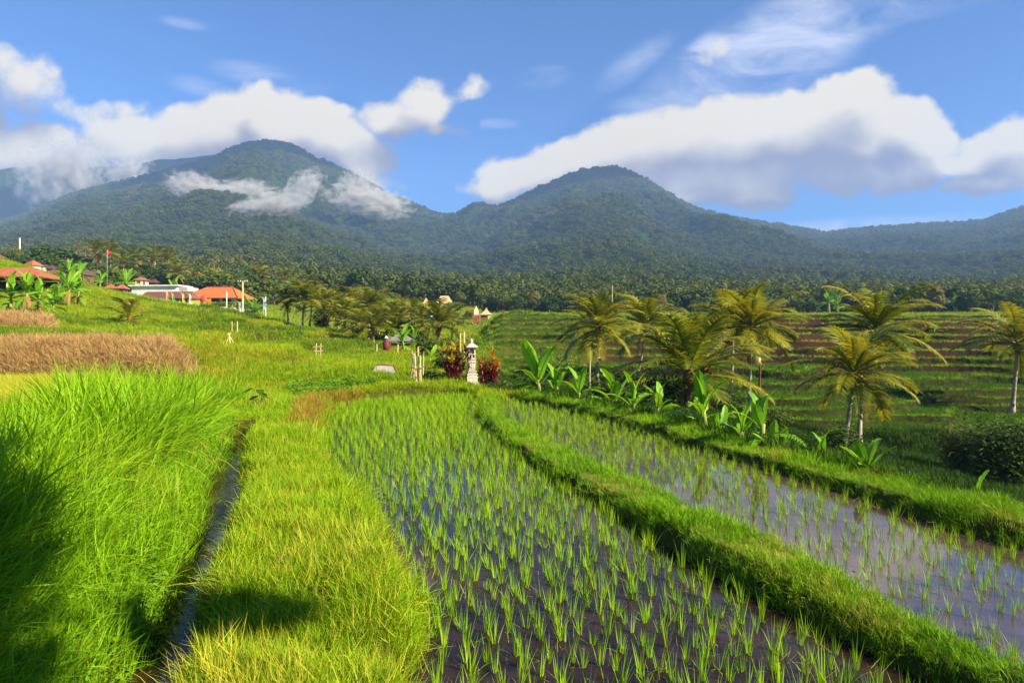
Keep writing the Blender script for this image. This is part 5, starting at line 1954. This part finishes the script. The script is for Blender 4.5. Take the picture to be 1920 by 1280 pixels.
TK = {('dark', k): tree_kind("dark_tree", 60 + i, k, 'leaf_dark') for i, k in enumerate(('round', 'wide', 'flat', 'tall'))}
TK |= {('mid', k): tree_kind("green_tree", 80 + i, k, 'leaf_mid') for i, k in enumerate(('round', 'wide', 'tall', 'flat'))}
TK |= {('olive', k): tree_kind("olive_tree", 90 + i, k, 'leaf_olive') for i, k in enumerate(('round', 'wide', 'tall'))}
TK |= {('rust', 'sparse'): tree_kind("sparse_tree", 98, 'sparse', 'leaf_rust')}


def tree(px, Y, top, kind, label, group=None, wide=1.0, seed=0, name="leafy_tree"):
    g = gp(px, Y, -.1); Y = g.y
    H = max(3.0, EYE - (top - HOR) / FPX * Y - g.z)
    rz = random.Random(seed + int(px)).uniform(0, 6.28)
    root = empty(name, g, rz, label, "tree", group)
    tm, cm = TK[kind]
    link("trunk", tm, root, scale=(H, H, H))
    link("crown", cm, root, scale=(H * wide, H * wide, H))
    return root


GT = "trees of the hill village"
for i, (px, Y, top, kind, w, lab) in enumerate((
        (28, 138, 462, ('mid', 'round'), 1.1, "green round tree in front of the white mast"), (52, 142, 476, ('olive', 'round'), 1.0, "olive tree just below the white mast"),
        (80, 140, 457, ('dark', 'round'), 1.2, "dark dome-shaped tree behind the red-roofed hill house"), (104, 146, 474, ('dark', 'wide'), 1.1, "dark low tree between the dome-shaped and the flat-topped one"),
        (128, 144, 460, ('dark', 'flat'), 1.25, "dark flat-topped tree on the hill crest"), (160, 152, 445, ('rust', 'sparse'), 1.0, "tall sparse brownish tree with bare limbs on the hill crest"),
        (148, 146, 482, ('mid', 'wide'), 1.0, "green tree under the sparse brownish one"), (176, 138, 492, ('dark', 'wide'), 1.2, "dark tree below the red flag"),
        (206, 136, 496, ('dark', 'wide'), 1.3, "broad dark tree above the red gazebos"), (236, 140, 490, ('dark', 'round'), 1.2, "dark tree left of the cream upper house"),
        (262, 146, 485, ('mid', 'round'), 1.1, "green tree behind the cream upper house"), (298, 142, 496, ('dark', 'round'), 1.2, "dark rounded tree above the white building"),
        (322, 150, 488, ('mid', 'wide'), 1.1, "leafy green tree behind the white building"), (346, 146, 496, ('olive', 'wide'), 1.0, "olive tree left of the restaurant ridge"),
        (372, 150, 494, ('mid', 'round'), 1.2, "green tree straight behind the restaurant ridge"), (396, 152, 498, ('olive', 'round'), 1.1, "olive-topped tree behind the middle of the orange roof"),
        (420, 150, 502, ('mid', 'wide'), 1.2, "spreading green tree behind the orange roof's far slope"), (446, 146, 506, ('dark', 'wide'), 1.2, "deep dark tree directly behind the utility pole"),
        (470, 150, 500, ('mid', 'tall'), 1.3, "tall green tree just past the utility pole"), (492, 152, 506, ('olive', 'tall'), 1.2, "olive tall tree above the pale white pole"),
        (514, 148, 514, ('mid', 'round'), 1.2, "green tree behind the first slope palm"), (540, 154, 516, ('mid', 'wide'), 1.1, "broad green tree behind the white-trunked slope palm"),
        (568, 158, 522, ('olive', 'round'), 1.1, "olive tree behind the leaning slope palm"), (596, 160, 528, ('mid', 'round'), 1.1, "green tree behind the middle of the slope row"),
        (624, 162, 534, ('dark', 'round'), 1.2, "dark tree behind the stocky slope palm"), (652, 164, 538, ('mid', 'wide'), 1.0, "low green tree behind the dark slope palm"),
        (690, 168, 544, ('olive', 'wide'), 1.0, "olive tree behind the wide-crowned slope palm"), (726, 166, 546, ('mid', 'round'), 1.0, "green tree far behind the small hut"),
        (765, 160, 548, ('dark', 'wide'), 1.0, "dark tree left of the thatched villa"), (845, 122, 566, ('dark', 'round'), 1.3, "dark round tree in front of the thatched villa's wall"),
        (862, 150, 545, ('mid', 'round'), 1.1, "green tree right behind the thatched villa"), (880, 126, 578, ('mid', 'wide'), 1.1, "low green tree beside the temple gate"),
        (806, 156, 550, ('dark', 'round'), 1.1, "dark tree behind the small pointed roof of the villa"))):
    tree(px, Y, top, kind, lab, GT, w, i)
r_ = random.Random(5)
for i in range(26):
    px = 10 + i * 19.5 + r_.uniform(-6, 6)
    base = np.interp(px, [0, 100, 200, 300, 400, 500], [492, 520, 542, 545, 545, 560])
    leaf, shape = r_.choice((('dark', 'wide'), ('dark', 'round'), ('mid', 'wide'), ('mid', 'round'), ('olive', 'round'), ('dark', 'wide')))
    tree(px, 132 if px < 250 else 134, np.interp(px, [0, 100, 200, 300, 400, 500], [470, 484, 500, 510, 510, 522]) + r_.uniform(-8, 8), (leaf, shape),
         "%s tree in the village thicket, %s" % ({'dark': "dark", 'mid': "green", 'olive': "olive"}[leaf] + {'wide': " spreading", 'round': " rounded"}[shape],
         ("at the top of the slope", "beside the red-roofed hill house", "over the brown hill roofs", "above the twin gazebos", "behind the cream upper house", "over the white building", "left of the orange roof", "above the orange roof", "past the utility pole")[min(8, int(px / 56))]),
         "thicket trees of the village", r_.uniform(1.1, 1.5), 600 + i)
GP = "palms among the hill village trees"
for i, (px, Y, cy_, L, lab) in enumerate(((186, 140, 474, 3.8, "bright yellow palm left of the red flag"), (208, 144, 474, 3.6, "palm right behind the red flag"), (228, 132, 497, 3.9, "palm with an orange heart above the red gazebos"),
                                        (258, 142, 487, 3.6, "palm behind the cream upper house"), (292, 148, 484, 3.8, "palm rising over the white building"), (312, 142, 490, 3.8, "second palm over the white building, with a ragged crown"),
                                        (335, 130, 512, 3.4, "low yellowish palm beside the restaurant's roof edge"), (488, 150, 516, 3.4, "palm with a pale trunk behind the field-edge banner"),
                                        (532, 156, 520, 3.4, "palm in the trees above the slope row"), (585, 160, 530, 3.4, "palm in the trees above the leaning slope palm"))):
    b = gp(px, Y)
    palm(b, at(px + (i % 3 - 1) * 4, cy_, b.y), L * 1.6, 18, 400 + i, lab, GP, near=False, rad=.3, dry=2, nuts=False)
GR2 = "trees behind the far terraces"
r_ = random.Random(12)
spots = [(945, 150, 548, ('mid', 'round'), 1.0), (972, 148, 552, ('dark', 'round'), 1.1), (1000, 152, 546, ('olive', 'round'), 1.0), (1030, 150, 552, ('dark', 'wide'), 1.1), (1060, 156, 544, ('mid', 'round'), 1.1),
         (1095, 150, 550, ('dark', 'round'), 1.0), (1130, 155, 545, ('mid', 'wide'), 1.1), (1165, 150, 552, ('dark', 'wide'), 1.1), (1200, 156, 546, ('mid', 'tall'), 1.3), (1238, 150, 550, ('olive', 'round'), 1.0),
         (1275, 155, 548, ('dark', 'round'), 1.1), (1312, 150, 552, ('mid', 'wide'), 1.1), (1350, 158, 543, ('dark', 'round'), 1.1), (1388, 150, 550, ('mid', 'round'), 1.0), (1428, 150, 548, ('dark', 'wide'), 1.2),
         (1462, 146, 552, ('rust', 'sparse'), 1.2), (1490, 140, 556, ('mid', 'wide'), 1.1), (1520, 138, 560, ('dark', 'wide'), 1.2), (1552, 150, 540, ('mid', 'round'), 1.0), (1590, 152, 536, ('dark', 'tall'), 1.4),
         (1622, 150, 540, ('mid', 'tall'), 1.4), (1655, 154, 532, ('mid', 'round'), 1.1), (1690, 150, 536, ('dark', 'tall'), 1.4), (1722, 156, 528, ('mid', 'tall'), 1.5), (1756, 150, 534, ('olive', 'tall'), 1.4),
         (1790, 154, 536, ('mid', 'tall'), 1.4), (1822, 148, 545, ('dark', 'round'), 1.2), (1862, 132, 548, ('dark', 'flat'), 1.5), (1900, 136, 552, ('dark', 'wide'), 1.3), (1940, 140, 545, ('dark', 'round'), 1.2),
         (1985, 145, 540, ('mid', 'round'), 1.2)]
KW = {'mid': "green", 'dark': "dark green", 'olive': "olive-coloured", 'rust': "sparse brownish"}
SW = {'round': "round-crowned", 'wide': "broad low", 'tall': "tall narrow", 'flat': "flat-topped", 'sparse': "thin"}
NEAR = ["close behind the grey field hut", "beyond the shrine terraces", "behind the first tall palm", "behind the half-hidden palm", "above the stout palm", "behind the orange-skirted palm",
        "above the dry grass spur", "behind the tallest leaning palm", "above the brown terraces", "over the brown terraces' far end", "beyond the grey-trunked palm"]
seen = {}
for i, (px, Y, top, kind, w) in enumerate(spots):
    z = NEAR[min(10, int((px - 930) / 96))]
    k = f"{KW[kind[0]]} {SW[kind[1]]} tree {z}"
    if k in seen:
        k = k.replace(" tree ", " tree, second of its look, ")
    seen[k] = 1
    tree(px, Y, top, kind, k, GR2, w, 900 + i)


def bush(name, loc, w, h, n, size, leaf, label, cat="bush", stems=5, seed=0, long=False, group=None):
    r = random.Random(seed + 77)
    root = empty(name, loc, 0, label, cat, group)
    b = MB(); tips = []
    for i in range(stems):
        a = r.uniform(0, 6.28); q = w * .5 * r.uniform(.2, .9)
        tip = Vector((q * math.cos(a), q * math.sin(a), h * r.uniform(.45, .95)))
        b = MB(); b.tube([(0, 0, -.15), tip * .5 + Vector((0, 0, h * .15)), tip], [.035 * h / 2, .022 * h / 2, .01], 5)
        b.build("stem", M['bark'], root, True); tips.append(tip)
    c = MB()
    for k in range(n):
        t = r.choice(tips)
        p = t * r.uniform(.25, 1.0) + Vector((r.gauss(0, w * .13), r.gauss(0, w * .13), r.gauss(0, h * .10)))
        p.z = max(p.z, .05)
        a = r.uniform(0, 6.28); s = size * r.uniform(.6, 1.3)
        d = Vector((math.cos(a), math.sin(a), r.uniform(-.9, .3))).normalized() * s
        sd = d.cross(Vector((r.gauss(0, .4), r.gauss(0, .4), 1))).normalized() * s * (.13 if long else .33)
        c.face([p, p + d * .4 - sd, p + d, p + d * .4 + sd])
    c.build("foliage", M[leaf], root)
    return root


M['leaf_bright'] = leaf_mat("bright_leaf", (.07, .19, .012), (.16, .28, .02), .32, patch_scale=1, vary=.8)
_g = gp(1882, 31)
bush("bamboo_bush", (_g.x, _g.y, _g.z), 5.0, 3.3, 9000, .30, 'leaf_dark', "large dark feathery bush at the edge of the lower terraces", seed=1, stems=16, long=True)
bush("bamboo_bush", gp(1800, 33), 2.6, 2.6, 4200, .22, 'leaf_mid', "lighter feathery spray of twigs beside the large dark bush", seed=2, stems=7, long=True)
bush("round_bush", gp(1052, 62), 3.0, 2.4, 1500, .24, 'leaf_bright', "bright round bush in front of the terraces behind the banana row", seed=3, stems=8)
for i, (px, Y, w, h, n, s, leaf, lab) in enumerate((
        (818, 27.5, 1.1, .5, 500, .13, 'leaf_dark', "low dark bush between the bamboo bundle and the red shrub"), (836, 31, 1.4, .9, 700, .16, 'leaf_dark', "dark bush behind the red shrub"),
        (938, 30, 1.3, .8, 700, .14, 'leaf_mid', "mixed green bush right of the fiery shrub"), (965, 29, 1.3, .7, 700, .13, 'leaf_dark', "dark bush below the terraces next to the mixed green one"),
        (800, 46, 2.4, 1.6, 900, .2, 'leaf_dark', "dark bush behind the pale slim poles"), (850, 50, 2.6, 2.0, 900, .22, 'leaf_mid', "green bush between the slope palms and the terraces"),
        (600, 84, 3.0, 2.6, 900, .3, 'leaf_dark', "round dark bush beneath the leaning slope palm"), (655, 74, 2.6, 1.6, 800, .26, 'leaf_dark', "dark undergrowth bush below the stocky slope palm"),
        (790, 72, 3.6, 2.4, 1000, .28, 'leaf_mid', "leafy bush below the spreading slope palm"), (710, 70, 2.4, 1.6, 800, .24, 'leaf_dark', "dark bush beside the scarecrow"),
        (770, 66, 2.2, 1.8, 700, .24, 'leaf_olive', "olive bush next to the small hut"), (432, 108, 2.4, 1.3, 700, .24, 'leaf_bright', "bright green bush below the restaurant hedge"),
        (470, 103, 2.0, 1.5, 700, .24, 'leaf_dark', "dark bush at the utility pole's foot"), (1145, 24, 1.4, .8, 700, .13, 'leaf_mid', "scrubby bush under the paired palm trunks"),
        (1215, 27, 2.2, 1.4, 900, .17, 'leaf_dark', "shadowy bush behind the banana clump"), (1265, 24, 1.6, .8, 700, .15, 'leaf_dark', "dark bush left of the stout trunk"),
        (1075, 29, 1.6, 1.0, 700, .15, 'leaf_mid', "green bush among the first banana plants"), (860, 120, 4.0, 2.4, 900, .34, 'leaf_mid', "clipped bush below the thatched villa"),
        (940, 118, 2.6, 1.5, 700, .3, 'leaf_olive', "olive bush beside the courtyard wall"), (1500, 20, 1.8, .9, 700, .15, 'leaf_dark', "low dark bush at the bend of the outer bund"),
        (1690, 18, 2.2, 1.1, 800, .15, 'leaf_dark', "dark scrub below the outer bund near the leaning trunk"),
        (1110, 33, 2.6, 1.7, 1100, .18, 'leaf_dark', "dark bush between the paired trunks and the bund"), (1180, 36, 3.2, 2.2, 1300, .2, 'leaf_mid', "big green bush in front of the half-hidden palm"),
        (1240, 34, 2.8, 1.9, 1100, .19, 'leaf_dark', "dark thicket bush at the left of the stout palm"), (1345, 35, 2.6, 1.6, 1000, .18, 'leaf_dark', "dark thicket bush at the right of the stout palm"),
        (1440, 32, 2.2, 1.3, 900, .17, 'leaf_mid', "green bush under the orange-skirted palm"), (1000, 40, 2.4, 1.5, 900, .19, 'leaf_dark', "dark bush behind the first banana plant"),
        (1560, 30, 3.0, 1.5, 1100, .18, 'leaf_dark', "dark thicket in the gully beside the white trunks"))):
    bush("bush", gp(px, Y), w, h, n, s, leaf, lab, seed=20 + i, group="bushes of the valley")


def taro():
    """single broad-leaved plant in the grass by the canal"""
    t = empty("taro_plant", gp(486, 17.5), 0, "dark broad-leaved plant alone in the grass beside the canal", "plant")
    r = random.Random(4)
    for i in range(5):
        a = i * 1.3; h = r.uniform(.35, .6); q = r.uniform(.1, .3)
        tip = Vector((math.cos(a) * q, math.sin(a) * q, h))
        part(t, "stem", M['banana_stem'], lambda b: b.tube([(0, 0, -.05), tip * .6, tip], .010, 5))
        b = MB(); s = .17
        d = Vector((math.cos(a), math.sin(a), -.5)).normalized(); sd = Vector((-math.sin(a), math.cos(a), 0))
        b.face([tip - d * s * .5, tip + sd * s * .6 - d * s * .35, tip + sd * s * .55 + d * s * .4, tip + d * s * 1.3, tip - sd * s * .55 + d * s * .4, tip - sd * s * .6 - d * s * .35])
        b.build("leaf", M['leaf_dark'], t)


taro()


def forest():
    def crown(seed, kind):
        r = random.Random(seed); b = MB()
        n = 7 if kind else 10
        for i in range(n):
            a = i * 2.4; q = .36 * math.sqrt((i + .3) / n)
            p = (q * math.cos(a), q * math.sin(a), .55 + .30 * r.random() - .5 * q)
            leaf_cards(b, r, p, .21, 26, .085, .8)
        b.tube([(0, 0, -.3), (0, 0, .55)], [.035, .02], 5)
        return b.mesh("forest_crown", M['leaf_forest'])

    def far_palm(seed):
        r = random.Random(seed); b = MB()
        b.tube([(0, 0, -.2), (0, 0, .85)], [.022, .016], 5)
        for i in range(13):
            a = i * 2.4; e = R(70 - 8.5 * i)
            l, rr = [], []
            q = Vector((0, 0, .85))
            for j in range(5):
                u = j / 4
                ee = e - 1.1 * u
                d = Vector((math.cos(a) * math.cos(ee), math.sin(a) * math.cos(ee), math.sin(ee)))
                s = Vector((-math.sin(a), math.cos(a), -.3)) * .045 * math.sin(math.pi * min(.97, u * .85 + .12))
                l.append(q - s); rr.append(q + s)
                q = q + d * .1
            b.quad_strip(l, rr)
        return b.mesh("forest_palm", M['frond_far'])
    crowns = [crown(k, k % 2) for k in range(7)] + [far_palm(50), far_palm(51)]
    # foothills and mountain slopes
    n = 65000
    Y = (rng.random(n) * (FAR_D ** 1.25 - 330 ** 1.25) + 330 ** 1.25) ** (1 / 1.25)
    px = rng.uniform(-330, 2260, n)
    X = (px - 960) / FPX * Y
    # kept near the summits' skyline a little denser
    n2 = 22000
    Y = np.concatenate([Y, rng.uniform(FAR_D * .90, FAR_D * 1.0, n2)]); px = np.concatenate([px, rng.uniform(-330, 2260, n2)])
    X = (px - 960) / FPX * Y
    Z = mountain_h(px, Y) - 1.5
    clump_ = fbm(X / 60, Y / 60, 44, 3)
    k = (clump_ > .25)
    X, Y, Z, px = X[k], Y[k], Z[k], px[k]
    s = (6.5 + 8 * rng.random(len(X)) ** 1.6) * np.clip(.75 + Y / 3600, .8, 1.3) * (.8 + .4 * clump_[k])
    rot = np.stack([np.zeros(len(X)), np.zeros(len(X)), rng.uniform(0, 6.28, len(X))], -1)
    pick = np.where(rng.random(len(X)) < np.clip(.20 - Y / 3000, 0, .2), rng.integers(7, 9, len(X)), rng.integers(0, 7, len(X)))
    s = np.where(pick > 6, s * .9, s)
    scatter("forest", "dense forest covering the mountain slopes", crowns, np.stack([X, Y, Z], -1), rot, np.stack([s, s, s * rng.uniform(.7, 1.05, len(X))], -1), pick)
    # the wood at the mountain's foot
    n = 6500
    Y = rng.uniform(235, 480, n) ** 1.0; px = rng.uniform(-330, 2260, n)
    X = (px - 960) / FPX * Y
    lim = np.interp(px, [0, 400, 560, 900, 2000], [345, 340, 262, 245, 238])
    k = Y > lim
    X, Y, px = X[k], Y[k], px[k]
    Z = np.where(Y > 300, mountain_h(px, np.maximum(Y, 291)), ground(X, np.minimum(Y, 329))) - .3
    s = rng.uniform(7, 13, len(X)) * np.clip(.85 + (Y - 240) / 800, .85, 1.2)
    pick = np.where(rng.random(len(X)) < .13, rng.integers(7, 9, len(X)), rng.integers(0, 7, len(X)))
    rot = np.stack([np.zeros(len(X)), np.zeros(len(X)), rng.uniform(0, 6.28, len(X))], -1)
    scatter("forest", "mixed wood of palms and leafy trees at the foot of the mountains", crowns, np.stack([X, Y, Z], -1), rot, np.stack([s, s, s], -1), pick)
    # the back ridge
    n = 3000
    px = rng.uniform(-330, 600, n); Y = rng.uniform(3120, 3200, n)
    X = (px - 960) / FPX * Y


forest()


def shade_tree():
    """the broad tree behind the camera whose shadow lies over the grass at the lower left"""
    t = empty("shade_tree", (13.0, -3.6, .3), 0, "broad tree out of view whose shadow falls on the bank and path", "tree")
    r = random.Random(9)
    c = MB()
    targets = []
    for _ in range(330):
        x, y = r.uniform(-6.2, -1.9), r.uniform(2.4, 7.2)
        if y < 3.25 - .95 * (x + 1.75) - .6 * r.random() and x > -.95 * y - .3:
            targets.append((x, y, .5, .42))
    for k in range(8):
        targets.append((-1.85 + .12 * k, 4.45 - .01 * k + r.uniform(-.08, .08), .3, .19))
    for x, y, rad, _h in [(a, b_, q, 0) for a, b_, z_, q in targets]:
        h = r.uniform(7.0, 8.6)
        p = Vector((x, y, .7)) + SUN * ((h - .7) / SUN.z) - Vector((13.0, -3.6, .3))
        leaf_cards(c, r, p, rad * 1.25, 44, .12, .8)
    c.build("crown", M['leaf_mid'], t)
    part(t, "trunk", M['bark'], lambda b: (b.tube([(0, 0, -.3), (.1, .1, 3), (-.3, .3, 6), (-.9, .9, 7.4)], [.28, .2, .15, .08], 9), b.tube([(-.3, .3, 6), (0.6, 1.4, 7.0)], [.1, .04], 7), b.tube([(0, .1, 5), (-1.6, .9, 7.2)], [.1, .04], 7)), True)


shade_tree()

# ------------------------------------------------------------------ wisps of cloud on the mountain flank, haze in the air
M_wisp = bpy.data.materials.new("cloud_wisp")
M_wisp.use_nodes = True
M_wisp.node_tree.nodes.clear()


def wisp_mat(seed, dens):
    m = bpy.data.materials.new("cloud_wisp")
    m.use_nodes = True; m.node_tree.nodes.clear()
    nt = NT(m.node_tree)
    tc = nt.new('ShaderNodeTexCoord').outputs['Object']
    warp = nt.vmath('SCALE', nt.vmath('SUBTRACT', nt.noise(nt.vmath('ADD', tc, (seed, 0, 0)), 2.2, 3, .6, out=1), (.5, .5, .5)), scale=.75)
    d = nt.vmath('LENGTH', nt.vmath('ADD', tc, warp), out=1)
    n = nt.noise(nt.vmath('ADD', nt.vmath('MULTIPLY', tc, (1.6, 1, 1)), (seed * 3.1, 1, 2)), 3.2, 5, .66)
    f = nt.math('ADD', nt.math('SUBTRACT', 1.0, d), nt.math('MULTIPLY', nt.math('SUBTRACT', n, .5), 2.6))
    f = nt.math('MULTIPLY', nt.ss(f, .1, 1.0), dens)
    v = nt.new('ShaderNodeVolumePrincipled')
    v.inputs['Color'].default_value = (.97, .95, .93, 1)
    v.inputs['Anisotropy'].default_value = .2
    nt.l.new(f, v.inputs['Density'])
    out = nt.new('ShaderNodeOutputMaterial')
    nt.l.new(v.outputs[0], out.inputs['Volume'])
    return m


def cloud_wisp(px, row, Y, wx, wz, tilt, seed, label, dens=.10):  # a wisp of cloud, built as a soft volume within the haze
    b = MB()
    n = 20
    b.lathe([(math.sin(math.pi * (i + .02) / 12.04), -math.cos(math.pi * (i + .02) / 12.04)) for i in range(13)], n)
    s = Y / FPX
    o = b.build("cloud_wisp", wisp_mat(seed, dens), None, True, loc=at(px, row, Y), rot=(0, -R(tilt), 0), scale=(wx * s, wx * s * .5, wz * s))
    tag(o, label, "cloud_wisp", kind='stuff')
for args in ((365, 352, 1500, 70, 34, -14, 3, "torn white cloud wisp hanging on the left mountain's middle flank"), (445, 360, 1450, 85, 26, 4, 4, "cloud strip beside the torn one on the left mountain"),
             (500, 388, 1180, 95, 30, 14, 8, "low strip of cloud across the left mountain"), (568, 352, 1480, 55, 32, 38, 9, "cloud strip rising to the right on the left mountain"),
             (690, 378, 1800, 95, 34, -8, 5, "cloud pouring over the left mountain's right shoulder"), (668, 352, 1810, 42, 40, 0, 6, "small puff of cloud above the mountain's right shoulder")):
    cloud_wisp(*args)
cloud_wisp(110, 325, 2620, 100, 70, 25, 14, "cloud spilling down between the left ridge and its neighbour", .05)
cloud_wisp(235, 325, 2620, 60, 32, 20, 21, "small scrap of cloud on the left ridge", .05)


def shadow_cloud(target, rx, ry, up, seed, label):
    """a cloud added unseen, high above the frame, to keep the sun off the summit"""
    bm = bmesh.new()
    bmesh.ops.create_icosphere(bm, subdivisions=4, radius=1.0)
    for v in bm.verts:
        n = noise.fractal(v.co * 2.2 + Vector((seed, 0, 0)), .9, 2.0, 4)
        v.co *= 1 + .28 * n
    me = bpy.data.meshes.new("cloud"); bm.to_mesh(me); bm.free()
    me.materials.append(plain("cloud_white", (.85, .85, .85), None, 3, 1, 0))
    o = link("cloud", me, loc=Vector(target) + SUN * up, rot=SUN.to_track_quat('Z', 'Y').to_euler(), scale=(rx, ry, 120))
    tag(o, label, "cloud", kind='stuff')


import bmesh
from mathutils import noise
shadow_cloud(at(505, 285, FAR_D), 330, 170, 2300, 1, "unseen cloud added above the frame to shade the left summit")
shadow_cloud(at(1120, 318, FAR_D), 380, 120, 2300, 5, "unseen cloud added above the frame to shade the right summit")
shadow_cloud(at(120, 330, FAR_D * 1.2), 500, 160, 2300, 9, "unseen cloud added above the frame to shade the back ridge")


def haze():
    m = bpy.data.materials.new("haze_air")
    m.use_nodes = True; m.node_tree.nodes.clear()
    nt = NT(m.node_tree)
    v = nt.new('ShaderNodeVolumePrincipled')
    v.inputs['Color'].default_value = (.36, .58, 1.0, 1)
    v.inputs['Density'].default_value = 1.6e-4
    v.inputs['Anisotropy'].default_value = 0.0
    out = nt.new('ShaderNodeOutputMaterial')
    nt.l.new(v.outputs[0], out.inputs['Volume'])
    m.cycles.homogeneous_volume = True
    b = MB()
    b.box((0, 1600, 355), (8000, 3440, 870))
    o = b.build("haze", m)
    tag(o, "bluish haze in the valley air", kind='stuff')


haze()
